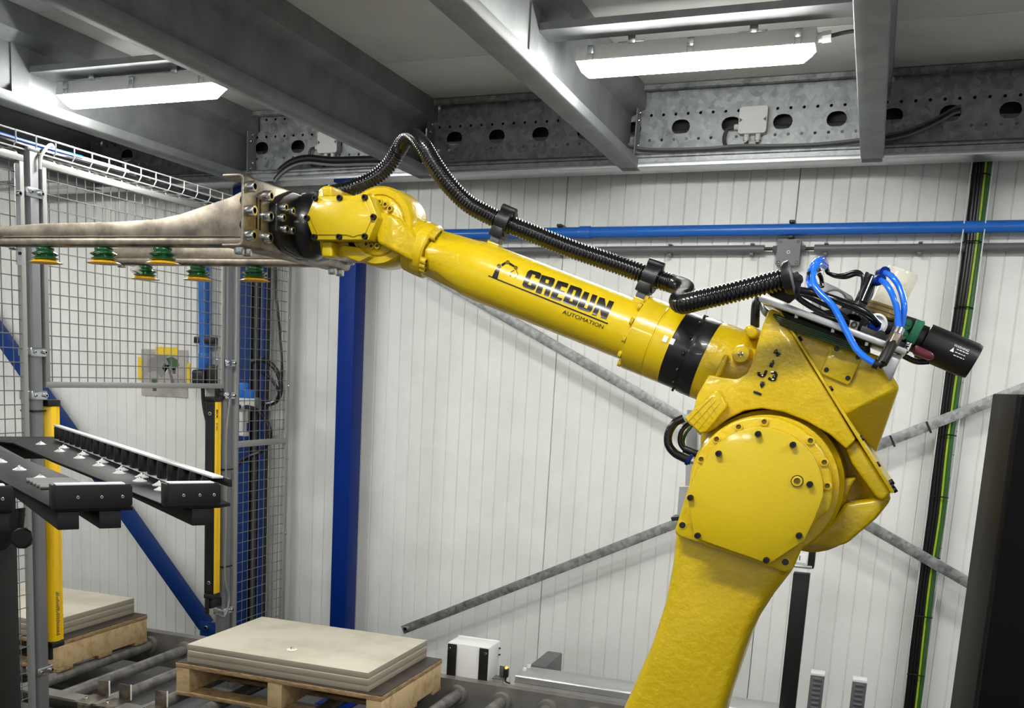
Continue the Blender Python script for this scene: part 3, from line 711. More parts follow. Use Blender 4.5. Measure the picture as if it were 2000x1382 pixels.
# ------------------------------------------------------------------ light barriers
def light_barrier(y, z0, z1, lab, front, letters):
    t = thing('light_barrier', lab, 'safety sensor', (FX - 0.03, y, z0), 'yellow safety light barriers')
    xa, xb = FX - 0.053, FX - 0.001
    # body: faceted yellow profile, dark window facing the opening
    if letters:
        rbox('body', (xa, y, z0 + 0.025), (xb, y + 0.033, z1 - 0.02), 'sick', t, 0.004)
        bm = B(); box(bm, (xa + 0.004, y + 0.037, z0 + 0.025), (xb - 0.003, y + 0.057, z1 - 0.02)); obj('side_rib', bm, 'sick', t, 0.003)
        bm = B(); box(bm, (xa + 0.004, y + 0.033, z0 + 0.025), (xb - 0.010, y + 0.037, z1 - 0.02)); obj('seam', bm, 'black', t)
        rbox('window_frame', (xa, y - 0.006, z0 + 0.025), (xb - 0.001, y, z1 - 0.02), 'blackm', t, 0.002)
        rbox('window', (xa + 0.012, y - 0.0075, z0 + 0.04), (xb - 0.008, y - 0.006, z1 - 0.03), 'glassblk', t, 0)
    else:
        bm = B(); prism(bm, [(a_, b_, z0 + 0.025) for a_, b_ in ((xa, y - 0.036), (xa + 0.03, y - 0.036), (xb, y - 0.018), (xb, y + 0.010), (xa, y + 0.010))], (0, 0, z1 - z0 - 0.045)); obj('body', bm, 'sick', t, 0.002)
        rbox('side_rib', (xa, y + 0.013, z0 + 0.025), (xb - 0.003, y + 0.030, z1 - 0.02), 'sick', t, 0.003)
        rbox('seam', (xa, y + 0.010, z0 + 0.025), (xb - 0.012, y + 0.013, z1 - 0.02), 'black', t, 0)
    rbox('end_cap', (xa - 0.002, y - (0.010 if letters else 0.038), z1 - 0.02), (xb + 0.001, y + (0.058 if letters else 0.032), z1 + 0.004), 'black', t, 0.004)
    rbox('end_cap', (xa - 0.002, y - (0.010 if letters else 0.038), z0), (xb + 0.001, y + (0.058 if letters else 0.032), z0 + 0.025), 'black', t, 0.006)
    for z in ((z1 - 0.075, z0 + 0.08) if letters else ()):
        bolt(t, (xb - 0.024, y - 0.0075, z), (0, -1, 0), 0.009, 0.003, BOLTZ, 'lens')
    if letters:
        for s, size, zz, yy, bold in (('SICK', 0.020, z1 - 0.055, y + 0.008, 0.0006), ('M 4000', 0.0115, z1 - 0.118, y + 0.010, 0.0002)):
            me = setmat(text_mesh(s, size, 0.0003, bold), 'print')
            inst('lettering', me, Matrix(((0, 0, 1, xb + 0.0004), (0, 1, 0, yy), (-1, 0, 0, zz), (0, 0, 0, 1))), t)
        bm = B(); box(bm, (xa + 0.01, y + 0.052, z1 - 0.02), (xa + 0.04, y + 0.09, z1 + 0.055)); obj('mounting_bracket', bm, 'black', t, 0.008)
        bolt(t, (xa + 0.04, y + 0.065, z1 + 0.04), (1, 0, 0), 0.009, 0.006, BOLTZ)
        bm = B(); box(bm, (xa + 0.01, y + 0.0, z0 - 0.05), (xa + 0.04, y + 0.10, z0 - 0.002)); obj('mounting_bracket', bm, 'black', t, 0.01)
        bm = B(); cyl(bm, (xa + 0.02, y - 0.01, z0), (xa + 0.02, y - 0.01, z0 - 0.07), 0.011, 10); obj('plug', bm, 'black', t)
    else:
        bm = B()
        z = z0 + 0.05
        while z < z0 + 0.22:
            box(bm, (xb + 0.0001, y - 0.015, z), (xb + 0.0006, y - 0.015 + random.uniform(0.01, 0.020), z + 0.003)); z += 0.006
        o = obj('small_print', bm, 'print', t); o['kind'] = 'stuff'
        bm = B(); cyl(bm, (xa + 0.02, y - 0.015, z0), (xa + 0.02, y - 0.015, z0 - 0.05), 0.010, 10); obj('plug', bm, 'black', t)
    return t
light_barrier(4.297, H - 1.11, H - 0.148, 'yellow and black light barrier with lettering at the far fence post', True, True)
light_barrier(3.212, H - 1.105, H - 0.155, 'yellow light barrier standing next to the left fence post', True, False)
cable('sensor_cable', [(FX + 0.012, 4.40, H - 0.155), (FX + 0.012, 4.372, H - 0.35), (FX + 0.012, 4.378, H - 0.7), (FX + 0.012, 4.372, H - 1.0), (FX + 0.02, 4.40, H - 1.12), (FX + 0.02, 4.36, H - 1.2), (FX + 0.012, 4.30, H - 1.18)], 0.005, 'cable', 'thin grey cable along the lettered light barrier ending in a loop')

# ------------------------------------------------------------------ air preparation unit and hoses behind the narrow panel
UY = 4.86
def uz(v): return fY(480, v, UY).z
def ux(u): return fY(u, 800, UY).x
t = thing('air_service_unit', 'grey pneumatic service unit with blue knob on the blue column', 'pneumatic unit', (ux(478), UY, uz(850)))
rbox('head_block', (ux(462), UY, uz(800)), (ux(498), UY + 0.07, uz(777)), 'lgrey', t, 0.006)
rbox('bracket', (ux(499), UY - 0.01, uz(798)), (ux(507), UY + 0.02, uz(775)), 'jbox', t, 0.003)
bm = B(); cyl(bm, (ux(468), UY + 0.03, uz(777)), (ux(468), UY + 0.03, uz(747)), 0.032, 12); obj('knob', bm, 'sky', t, 0.006)
bm = B(); cyl(bm, (ux(480), UY + 0.03, uz(777)), (ux(480), UY + 0.03, uz(760)), 0.030, 12); obj('knob', bm, 'sky', t, 0.005)
rbox('bowl_guard', (ux(458), UY, uz(846)), (ux(474), UY + 0.05, uz(800)), 'lgrey', t, 0.008)
rbox('sight_glass', (ux(463), UY - 0.002, uz(838)), (ux(467), UY, uz(806)), 'glassblk', t, 0)
rbox('foot_block', (ux(457), UY, uz(852)), (ux(480), UY + 0.04, uz(844)), 'lgrey', t, 0.004)
bm = B(); cyl(bm, (ux(481), UY + 0.01, uz(825)), (ux(481), UY + 0.01, uz(800)), 0.008, 8); obj('lever', bm, 'alu', t)
for u in (459, 465, 480):
    bm = B(); cyl(bm, (ux(u), UY - 0.012, uz(795)), (ux(u) + 0.018, UY - 0.012, uz(794)), 0.011, 10); obj('push_fitting', bm, 'blue', t)
def hY(pts, Y): return [fY(u, v, Y) for u, v in pts]
cable('air_hose', hY([(482, 794), (500, 800), (518, 818), (528, 842), (524, 862), (510, 882), (490, 890), (470, 902), (458, 920)], 4.83), 0.0105, 'rubber', 'black air hose arching in front of the pneumatic unit down to the fence post', 'hose', 'black hoses by the blue column')
cable('air_hose', hY([(490, 706), (515, 704), (536, 718), (548, 745), (546, 772), (534, 786), (505, 790)], 4.93), 0.013, 'rubber', 'thick outer black hose loop right of the dark blue column', 'hose', 'black hoses by the blue column')
cable('air_hose', hY([(508, 726), (525, 735), (540, 755), (545, 772), (530, 784), (508, 786)], 4.955), 0.008, 'rubber', 'thin inner black hose loop right of the dark blue column', 'hose', 'black hoses by the blue column')
cable('wall_cable', hY([(538, 520), (540, 580), (547, 650), (551, 720), (549, 770)], 5.0), 0.007, 'rubber', 'black cable running down right of the dark blue column behind the mesh')
t = thing('wall_device', 'grey plastic cable holder on the wall below the hose loops', 'holder', fY(520, 850, 5.1))
a, b = fY(505, 800, 5.08), fY(532, 852, 5.08)
rbox('back_plate', (a.x, 5.10, b.z), (b.x, 5.148, a.z), 'lgrey', t, 0.012)
rbox('hook', (a.x + 0.01, 5.06, b.z), (b.x - 0.03, 5.10, b.z + 0.03), 'lgrey', t, 0.01)
bm = B(); cyl(bm, (a.x + 0.03, 5.07, (a.z + b.z) / 2 - 0.03), (a.x + 0.03, 5.07, a.z - 0.02), 0.03, 12); obj('reel', bm, 'black', t, 0.008)

# ================================================================== roller conveyor
RR = 0.026
t = thing('roller_conveyor', 'steel roller conveyor carrying the pallets along the wall', 'conveyor', (-2.2, 3.9, 0))
def rail(y0, y1, nm):
    pr = strip([(y0 if nm == 'near' else y1, RT + 0.030), (y0 if nm == 'near' else y1, RT + 0.036), (y1 if nm == 'near' else y0, RT + 0.036), (y1 if nm == 'near' else y0, RT - 0.13), (y0 if nm == 'near' else y1, RT - 0.13)], 0.004 if nm == 'near' else -0.004)
    bm = B(); prism(bm, [(-4.7, a, b) for a, b in pr], (6.6, 0, 0)); return bm
obj('side_rail', rail(4.42, 4.47, 'far'), 'railm', t, smooth=False)
obj('side_rail', rail(3.33, 3.40, 'near'), 'railm', t, smooth=False)
rbox('near_rail_skirt', (-4.7, 3.318, RT - 0.16), (1.9, 3.33, RT - 0.01), 'brushed', t, 0.002)
rm = B(); cyl(rm, (0, 3.42, 0), (0, 4.405, 0), RR, 20); rme = mesh('roller', rm, 'roller')
bmn = B(); lathe(bmn, (0, 4.39, 0), (0, 1, 0), [(0, RR + 0.001), (0, RR + 0.016), (0.012, RR + 0.018), (0.03, RR + 0.018)], 24, False, True); bme = mesh('bearing_collar', bmn, 'railm')
bmn = B(); lathe(bmn, (0, 3.437, 0), (0, -1, 0), [(0, RR + 0.001), (0, RR + 0.016), (0.012, RR + 0.018), (0.03, RR + 0.018)], 24, False, True); bme2 = mesh('bearing_collar', bmn, 'railm')
for k in range(-13, 12):
    x = -1.574 + 0.21 * k
    if x < -4.6 or x > 1.8: continue
    T = Matrix.Translation((x, 0, RT - RR)); r_ = inst('roller', rme, T, t)
    inst('bearing_collar', bme, T, r_); inst('bearing_collar', bme2, T, r_)
for x in (-4.5, -3.0, -1.3, 0.4, 1.7):
    rbox('support_leg', (x, 3.34, 0), (x + 0.06, 3.40, RT - 0.13), 'railm', t, 0.003); rbox('support_leg', (x, 4.42, 0), (x + 0.06, 4.47, RT - 0.13), 'railm', t, 0.003)
rbox('drip_tray', (-4.7, 3.42, RT - 0.20), (1.9, 4.41, RT - 0.19), 'conduit', t, 0)
# guide brackets on the near rail
for (u0, v0), lab in (((196, 1345), 'leftmost'), ((240, 1352), 'middle'), ((313, 1364), 'rightmost')):
    b0 = fZ(u0 + 8, v0 + 12, RT + 0.04)
    t = thing('guide_bracket', lab + ' of three stainless upright brackets on the near conveyor rail', 'bracket', b0, 'guide brackets on the conveyor')
    x = b0.x
    rbox('foot', (x - 0.05, 3.31, RT + 0.037), (x + 0.03, 3.43, RT + 0.041), 'stain', t, 0.001)
    rbox('side_cheek', (x + 0.026, 3.29, RT - 0.14), (x + 0.031, 3.316, RT + 0.041), 'stain', t, 0.001)
    rbox('front_cheek', (x - 0.02, 3.295, RT - 0.14), (x + 0.028, 3.30, RT + 0.041), 'stain', t, 0.001)
    rbox('upright', (x - 0.028, 3.43, RT + 0.041), (x + 0.026, 3.434, RT + 0.105), 'stain', t, 0.001)
    rbox('wear_strip', (x + 0.026, 3.432, RT + 0.041), (x + 0.031, 3.437, RT + 0.107), 'white', t, 0.001)
    bolt(t, (x - 0.03, 3.36, RT + 0.041), (0, 0, 1), 0.009, 0.008, BOLTZ); bolt(t, (x + 0.005, 3.296, RT - 0.06), (0, -1, 0), 0.007, 0.004, BOLTZ)

# ------------------------------------------------------------------ pallets with stacked slabs
def pallet(x0, x1, y0, y1, lab, sub):
    zb = RT; t = thing('wooden_pallet', lab, 'pallet', ((x0 + x1) / 2, (y0 + y1) / 2, zb), 'wooden pallets on the conveyor')
    zt = H - 1.25
    rbox('deck_board', (x0, y0, zt - 0.022), (x1, y1, zt - 0.003), 'ply', t, 0.002)
    rbox('deck_film', (x0 + 0.003, y0 + 0.003, zt - 0.003), (x1 - 0.003, y1 - 0.003, zt), 'deck', t, 0.0)
    for x in (x0, (x0 + x1) / 2 - 0.035, x1 - 0.07):
        rbox('stringer', (x + 0.001, y0 + 0.004, zb + 0.018), (x + 0.069, y1 - 0.004, zt - 0.022), 'wood', t, 0.003)
    for y in (y0, (y0 + y1) / 2 - 0.05, y1 - 0.10):
        rbox('bottom_board', (x0, y, zb + 0.001), (x1, y + 0.10, zb + 0.018), 'ply', t, 0.002)
    zz = zt
    names = ('lowest', 'middle', 'top')
    for k in range(3):
        dx = (0.0, 0.002, -0.001)[k]; dy = (0.0, -0.002, 0.001)[k]
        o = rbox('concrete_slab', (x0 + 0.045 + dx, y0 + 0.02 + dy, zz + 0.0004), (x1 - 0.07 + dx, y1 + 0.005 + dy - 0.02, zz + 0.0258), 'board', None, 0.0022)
        o.data.materials.append(M['slabside'])
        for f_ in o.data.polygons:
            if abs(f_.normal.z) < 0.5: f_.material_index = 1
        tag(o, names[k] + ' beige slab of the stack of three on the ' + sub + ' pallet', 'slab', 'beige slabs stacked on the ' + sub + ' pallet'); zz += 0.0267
    return t
pallet(-2.602, -1.634, 3.70, 4.355, 'wooden pallet with dark deck in the foreground under three slabs', 'front')
pallet(-4.21, -3.235, 3.70, 4.36, 'wooden pallet with slabs behind the fence opening on the left', 'rear left')
p = fZ(570, 1268, H - 1.169)
t = thing('metal_insert', 'small round metal insert on the top slab of the front pallet', 'insert', p)
bm = B(); lathe(bm, p, (0, 0, 1), [(0, 0.024), (0.002, 0.022), (0.004, 0.016)], 16); obj('disc', bm, 'cream', t)
bm = B(); lathe(bm, p + V((0, 0, 0.003)), (0, 0, 1), [(0, 0.013), (0.006, 0.008)], 12); obj('stud', bm, 'zinc', t)

# ------------------------------------------------------------------ things on the far rail
zr = RT + 0.036
a = fY(872, 1300, 4.47).x; b = fY(953, 1300, 4.47).x; zt = fY(873, 1254, 4.47).z
t = thing('drive_cover', 'white sheet metal box with two black straps behind the front pallet', 'cover', ((a + b) / 2, 4.53, zr))
rbox('housing', (a, 4.475, zr - 0.10), (b, 4.615, zt), 'white', t, 0.003)
rbox('rear_flange', (a - 0.003, 4.615, zr - 0.10), (b + 0.003, 4.62, zt + 0.004), 'white', t, 0.001)
for s in (0, 1):
    xa = a + 0.001 if s == 0 else b - 0.045
    k = obj('strap', box(B(), (xa, 4.469, zr - 0.08), (xa + 0.044, 4.475, zt - 0.004)), 'blackm', t, 0.005)
    bolt(k, (xa + (0.012 if s == 0 else 0.032), 4.469, zt - 0.025), (0, -1, 0), 0.006, 0.005, BOLTZ)
for dz in (0.03, 0.06): bolt(t, (b + 0.003, 4.61, zt - dz), (1, 0, 0), 0.004, 0.008)
p = fY(985, 1320, 4.49)
t = thing('proximity_sensor', 'small black sensor with an orange light beside the white box', 'sensor', (p.x, 4.49, zr))
rbox('spacer_block', (p.x - 0.05, 4.47, zr), (p.x + 0.0, 4.50, zr + 0.02), 'alu', t, 0.002)
rbox('bracket', (p.x - 0.05, 4.46, zr + 0.02), (p.x + 0.005, 4.52, zr + 0.024), 'jbox', t, 0.001)
rbox('upright', (p.x - 0.028, 4.50, zr + 0.024), (p.x + 0.012, 4.504, zr + 0.075), 'jbox', t, 0.001)
rbox('sensor_body', (p.x - 0.002, 4.475, zr + 0.03), (p.x + 0.018, 4.50, zr + 0.07), 'blackm', t, 0.003)
rbox('indicator', (p.x + 0.004, 4.478, zr + 0.07), (p.x + 0.014, 4.494, zr + 0.078), 'led', t, 0.002)
cable('sensor_lead', [(p.x + 0.008, 4.49, zr + 0.03), (p.x + 0.008, 4.488, zr + 0.01), (p.x + 0.03, 4.486, zr + 0.004)], 0.004, 'rubber', 'short black lead below the orange lit sensor')
t = thing('rail_cover', 'long brushed aluminium cover on the conveyor rail left of the robot', 'cover', (-0.4, 4.55, zr))
ca_ = fY(1006, 1318, 4.465)
pr = [(4.465, zr + 0.001), (4.465, H - 1.312), (4.475, H - 1.303), (4.63, H - 1.303), (4.63, zr + 0.001)]
bm = B(); prism(bm, [(ca_.x, a, b) for a, b in pr], (1.12, 0, 0)); obj('channel', bm, 'alu', t, 0.002)
rbox('front_groove', (ca_.x - 0.002, 4.461, zr + 0.02), (ca_.x + 1.12, 4.464, zr + 0.024), 'railm', t, 0)
for u, v in ((1025, 1308), (1033, 1302)):
    q = fZ(u, v, H - 1.30); bm = B(); cyl(bm, (q.x, q.y, H - 1.304), (q.x, q.y, H - 1.288), 0.010, 12); obj('plug', bm, 'lgrey', t, 0.002)
q = fY(1058, 1298, 4.75)
rbox_ = rbox('cable_duct', (q.x - 0.03, 4.66, q.z - 0.09), (q.x + 0.045, 4.95, q.z + 0.02), 'jbox', None, 0.006); tag(rbox_, 'dark grey duct end behind the aluminium rail cover', 'duct')
# black post with a device behind the robot
xa, xb = -0.2125, -0.150
t = thing('sensor_post', 'black square post behind the lower robot arm with a boxed device on top', 'post', ((xa + xb) / 2, 4.55, H - 1.303))
rbox('shaft', (xa, 4.52, H - 1.303), (xb, 4.58, H - 0.73), 'blackm', t, 0.002)
zt = fY(1560, 1108, 4.50).z
rbox('device_frame', (xa - 0.012, 4.505, zt), (xb + 0.012, 4.585, zt + 0.13), 'blackm', t, 0.002)
rbox('device_box', (xa - 0.01, 4.488, zt + 0.012), (xb - 0.012, 4.505, zt + 0.075), 'lgrey', t, 0.003)
rbox('device_label', (xa + 0.002, 4.4865, zt + 0.022), (xb - 0.018, 4.488, zt + 0.058), 'white', t, 0)
bm = B(); box(bm, (xa + 0.018, 4.4855, zt + 0.032), (xa + 0.021, 4.4865, zt + 0.05)); obj('print', bm, 'print', t)
rbox('device_foot', (xa - 0.01, 4.488, zt), (xb + 0.006, 4.505, zt + 0.012), 'alu', t, 0.002)
for i, (u0, u1, v) in enumerate(((1583, 1611, 1318), (1665, 1694, 1331))):
    a, b = fY(u0, v, 4.5), fY(u1, v, 4.5)
    t = thing('cable_guide', ('left' if i == 0 else 'right') + ' of two dark ribbed plastic guides at the lower right by the wall', 'guide', ((a.x + b.x) / 2, 4.52, zr), 'ribbed guides by the wall')
    rbox('housing', (a.x, 4.502, zr), (b.x, 4.56, a.z), 'jbox', t, 0.003)
    z = zr + 0.01
    while z < a.z - 0.012:
        rbox('rib', (a.x + 0.012, 4.496, z), (b.x - 0.010, 4.502, z + 0.010), 'conduit', t, 0.001); z += 0.02
    rbox('top_bracket', (a.x, 4.50, a.z), (b.x, 4.56, a.z + 0.012), 'lgrey', t, 0.002)
# ------------------------------------------------------------------ dark cabinet at the right edge
t = thing('control_cabinet', 'tall charcoal and black cabinet at the right edge', 'cabinet', (0.45, 1.9, 0))
cx0 = 0.0899; 
Yn, Yf = 1.75, 2.08
rbox('body', (Yf * cx0, Yn, 0), (Yf * cx0 + 0.6, Yf, H + 0.004), 'cabinet', t, 0.002)
rbox('door', (Yf * cx0 + 0.004, Yn - 0.02, 0.05), (Yf * cx0 + 0.6, Yn, H + 0.002), 'cabinetf', t, 0.002)

# ================================================================== six axis robot (arm plane parallel to the wall)
RY = 2.25
J3 = fY(1487, 952, 2.08)
robot = thing('robot_arm', 'large yellow industrial robot arm with black rings filling the right half', 'robot', (J3.x - 0.22, RY, 0))
J2 = V((J3.x - 0.225, RY, H - 1.05))
# --- base and turret (below the frame)
base = rbox('base', (J2.x - 0.30, RY - 0.26, 0), (J2.x + 0.30, RY + 0.26, 0.14), 'cast', robot, 0.02)
bm = B(); lathe(bm, (J2.x, RY, 0.14), (0, 0, 1), [(0, 0.24), (0.10, 0.23), (0.14, 0.21), (0.26, 0.21)], 36); obj('turret', bm, 'cast', robot)
bm = B(); cyl(bm, (J2.x, RY - 0.02, J2.z), (J2.x, RY + 0.24, J2.z), 0.16, 32); box(bm, (J2.x - 0.15, RY + 0.0, 0.38), (J2.x + 0.15, RY + 0.2, J2.z)); obj('shoulder_housing', bm, 'cast', robot, 0.008)
bm = B(); cyl(bm, (J2.x, RY + 0.22, J2.z), (J2.x, RY + 0.40, J2.z), 0.075, 24); obj('shoulder_motor', bm, 'blackp', robot, 0.006)
# --- lower arm
YA0, YA1 = 2.105, 2.27
Lpts = [(1330, 1005), (1318, 1040), (1312, 1100), (1298, 1175), (1272, 1258), (1217, 1382)]
Rpts = [(1416, 1382), (1454, 1272), (1468, 1235), (1484, 1203), (1512, 1160), (1545, 1118), (1570, 1060), (1560, 960), (1480, 900), (1400, 930)]
poly = [fY(u, v, YA0) for u, v in Lpts]
l5, r0 = poly[-1], fY(1416, 1382, YA0)
for k in range(0, 9):
    a = math.radians(188 + 164 * k / 8); poly.append(V((J2.x + 0.135 * math.cos(a), YA0, J2.z + 0.135 * math.sin(a))))
poly += [fY(u, v, YA0) for u, v in Rpts]
bm = B(); prism(bm, poly, (0, YA1 - YA0, 0)); lower = obj('lower_arm', bm, 'cast', robot, 0.022, 4, sharp=50)
# --- head plate of the lower arm
def carc(cu, cv, r, a0, a1, n, ry=None):
    return [(cu + r * math.cos(math.radians(a0 + (a1 - a0) * k / n)), cv + (ry or r) * math.sin(math.radians(a0 + (a1 - a0) * k / n))) for k in range(n + 1)]
head = [(1318, 1034), (1319, 1043), (1325, 1047), (1532, 1117), (1541, 1117), (1549, 1111), (1577, 1046), (1600, 1010)] + carc(1487, 952, 139, 20, -150, 26) + [(1348, 940)]
bm = B(); ppx(bm, head, 2.075, 2.125); hp = obj('head_plate', bm, 'cast', robot, 0.006, 3, sharp=50)
cover = [(1345, 988), (1343, 970), (1352, 945), (1366, 914)] + carc(1484, 958, 124, -158, 5, 24) + [(1602, 985), (1592, 1010), (1570, 1056), (1502, 1101), (1357, 1050)]
bm = B(); ppx(bm, cover, 2.048, 2.075); cv = obj('joint_cover', bm, 'yellow', robot, 0.003, 2)
def front(u, v, Y): return fY(u, v, Y)
for u, v in ((1481, 847), (1404, 885), (1549, 868), (1349, 971), (1582, 945), (1363, 1045), (1561, 1045), (1497, 1093)):
    bolt(cv, front(u, v, 2.048), (0, -1, 0), 0.0057, 0.010)
p = front(1557, 939, 2.048)
bm = B(); lathe(bm, p, (0, -1, 0), [(0, 0.0108), (0.0008, 0.0108)], 20); obj('plug_ring', bm, 'print', cv)
bm = B(); lathe(bm, p, (0, -1, 0), [(0, 0.0092), (0.004, 0.0092), (0.0045, 0.006), (0.002, 0.0055)], 20); k = obj('oil_plug', bm, 'yellow', cv)
bm = B(); lathe(bm, p + V((0, -0.0022, 0)), (0, -1, 0), [(0, 0.0054), (0.0006, 0.0054)], 6); obj('plug_socket', bm, 'olive', cv)
for u, v in ((1493, 823), (1443, 833), (1400, 857), (1370, 896), (1583, 860), (1610, 902), (1616, 948)):
    p = front(u, v, 2.075); bm = B(); lathe(bm, p, (0, -1, 0), [(0, 0.0075), (0.004, 0.0075), (0.0045, 0.0048), (0.001, 0.0046)], 14); k = obj('flange_bolt', bm, 'cast', hp)
    bm = B(); lathe(bm, p + V((0, -0.0012, 0)), (0, -1, 0), [(0, 0.0046), (0.0006, 0.0046)], 6); obj('bolt_socket', bm, 'olive', k)
for u, v in ((1333, 1025), (1534, 1097)):
    p = front(u, v, 2.075); bm = B(); lathe(bm, p, (0, -1, 0), [(0, 0.0078), (0.0012, 0.0078), (0.0014, 0.0062)], 18, True, False); obj('hole_rim', bm, 'yellow', hp)
    bm = B(); lathe(bm, p, (0, -1, 0), [(0, 0.0062), (0.0015, 0.0062)], 18); obj('hole', bm, 'print', hp)
# --- reducer drum between head plate and elbow casting
c = fY(1487, 952, 2.10)
bm = B(); lathe(bm, (c.x, 2.12, c.z), (0, 1, 0), [(0, 0.134), (0.05, 0.134), (0.055, 0.142), (0.12, 0.146)], 48); obj('reducer_drum', bm, 'cast', robot)
# --- elbow casting
elbow_pts = [(1384, 731), (1412, 737), (1440, 740), (1458, 729), (1470, 706), (1480, 668), (1488, 638), (1500, 607), (1508, 603), (1521, 609), (1600, 740), (1672, 858), (1653, 877), (1622, 849), (1575, 822), (1530, 804), (1488, 797), (1452, 802), (1420, 818), (1395, 838), (1378, 846), (1362, 846), (1349, 818), (1362, 770)]
bm = B(); ppx(bm, elbow_pts, 2.135, 2.40); elbow = obj('elbow_casting', bm, 'cast', robot, 0.010, 3, sharp=50)
deep = [(1366, 850), (1400, 820), (1480, 790), (1600, 800), (1668, 858), (1700, 930), (1720, 975), (1700, 1010), (1655, 1055), (1600, 1068), (1540, 1050), (1420, 1010), (1372, 930)]
bm = B(); ppx(bm, deep, 2.245, 2.40); obj('elbow_core', bm, 'cast', robot, 0.008, 2)
bm = B(); ppx(bm, [(1652, 876), (1672, 857), (1742, 962), (1726, 978), (1712, 972), (1683, 932), (1664, 905)], 2.15, 2.40); obj('diagonal_rib', bm, 'cast', robot, 0.006, 3)
bm = B(); ppx(bm, [(1650, 984), (1716, 975), (1741, 966), (1738, 980), (1712, 1012), (1655, 1061), (1628, 1069), (1590, 1066), (1560, 1058), (1600, 1040), (1632, 1010)], 2.175, 2.40); obj('lower_lobe', bm, 'cast', robot, 0.009, 3, sharp=50)
bm = B(); ppx(bm, [(1640, 935), (1674, 932), (1662, 952), (1650, 984), (1632, 1010), (1600, 1040), (1560, 1058), (1540, 1050), (1600, 990), (1625, 950)], 2.19, 2.36); obj('collar_rib', bm, 'cast', robot, 0.006, 3)
bm = B(); lathe(bm, (c.x, 2.20, c.z), (0, 1, 0), [(0, 0.138), (0.004, 0.142), (0.16, 0.142)], 40); obj('elbow_hub', bm, 'cast', robot)
# lower round foot of the elbow
q = fY(1590, 985, 2.30); bm = B(); lathe(bm, (q.x, 2.26, q.z), (0, 1, 0), [(0, 0.085), (0.006, 0.092), (0.15, 0.092)], 32); obj('elbow_boss', bm, 'cast', robot)
# pad with a grid and cast letters
bm = B(); ppx(bm, [(1336, 816), (1396, 762), (1404, 762), (1420, 790), (1418, 797), (1378, 843), (1366, 846)], 2.105, 2.20); pad = obj('stop_pad', bm, 'cast', robot, 0.006, 3)
def bar(u0, v0, u1, v1, Y, wd, hgt, parent, name, m):
    a, b = fY(u0, v0, Y), fY(u1, v1, Y); d = (b - a).normalized(); n = V((-d.z, 0, d.x)) * wd / 2
    bm = B(); prism(bm, [a - n, b - n, b + n, a + n], (0, -hgt, 0)); return obj(name, bm, m, parent, min(hgt, wd) * 0.3)
for k in range(3):
    f = (k + 0.6) / 3.2; bar(1342 + 38 * f * 0.85 - 4, 817 + 26 * f, 1388 + 28 * f * 0.7, 770 + 22 * f, 2.105, 0.0012, 0.0012, pad, 'grid_line', 'cast')
for k in range(4):
    f = (k + 0.6) / 4.2; bar(1340 + 50 * f, 813 - 44 * f, 1371 + 34 * f, 838 - 34 * f, 2.105, 0.0012, 0.0012, pad, 'grid_line', 'cast')
YL = 2.135
# lettering on the casting: + arrow J3 arrow -
for (u0, v0, u1, v1) in ((1511, 687, 1525, 691), (1516, 682, 1519, 696)): bar(u0, v0, u1, v1, YL, 0.0045, 0.003, elbow, 'plus_mark', 'print')
bar(1472, 764, 1487, 770, YL, 0.0045, 0.003, elbow, 'minus_mark', 'print')
for pts in ([(1511, 702), (1513, 709), (1508, 718), (1502, 715), (1504, 709)], [(1486, 744), (1494, 745), (1493, 752), (1487, 758), (1484, 751)]):
    bm = B(); prism(bm, [fY(u, v, YL) for u, v in pts], (0, -0.003, 0)); obj('arrow_mark', bm, 'print', elbow, 0.0006)
def stroke(pts, name):
    P = [fY(u, v, YL - 0.001) for u, v in pts]; bm = B(); tube(bm, spline(P, 5), 0.0026, 8); return obj(name, bm, 'print', elbow)
stroke([(1497, 723), (1493, 732), (1488, 734), (1482, 731), (1482, 726)], 'letter_stroke')
stroke([(1506, 727), (1513, 727), (1516, 732), (1513, 736), (1509, 735)], 'letter_stroke'); stroke([(1510, 735), (1514, 738), (1512, 741), (1506, 741), (1501, 738)], 'letter_stroke')
# closing plate along the diagonal with its black screws
pd = [(1519, 606), (1525, 606), (1747, 960), (1741, 964)]
bm = B(); ppx(bm, pd, 2.132, 2.46); plate_ = obj('back_plate', bm, 'yellow', robot, 0.0015)
dv = (fY(1741, 962, 2.2) - fY(1522, 606, 2.2)).normalized(); nv = V((-dv.z, 0, dv.x)); nv = nv if nv.x > 0 else -nv
for u, v in ((1557, 664), (1617, 761), (1677, 858), (1709, 909), (1736, 943), (1737, 951), (1742, 958)):
    bolt(plate_, fY(u + 2, v, 2.15), nv, 0.0055, 0.007)
# motor side housing
YB = 2.148
hp_ = [fY(1534, 628, YB), fY(1612, 655, YB), fY(1722, 697, YB), fY(1757, 757, YB), fY(1643, 812, YB)]
bk = [V((p.x, 2.47, p.z)) for p in hp_] + [V((fY(1712, 893, YB).x, 2.30, fY(1712, 893, YB).z)), V((fY(1700, 880, YB).x, 2.47, fY(1700, 880, YB).z))]
bm = hull(B(), hp_ + bk); hs = obj('motor_housing', bm, 'cast', robot, 0.005, 3)
bm = B(); ppx(bm, [(1626, 664), (1632, 661), (1685, 680), (1689, 686), (1661, 748), (1655, 752), (1606, 731), (1603, 725)], YB - 0.007, YB + 0.01); pl = obj('access_plate', bm, 'cast', robot, 0.003, 2)
for u, v in ((1634, 681), (1676, 697), (1614, 722), (1656, 738)):
    bolt(pl, fY(u, v, YB - 0.007), (0, -1, 0), 0.0045, 0.0006); p = fY(u, v, YB - 0.0072)
    bm = B(); lathe(bm, p, (0, -1, 0), [(0, 0.0045), (0.0008, 0.0045)], 12); obj('hole', bm, 'print', pl)
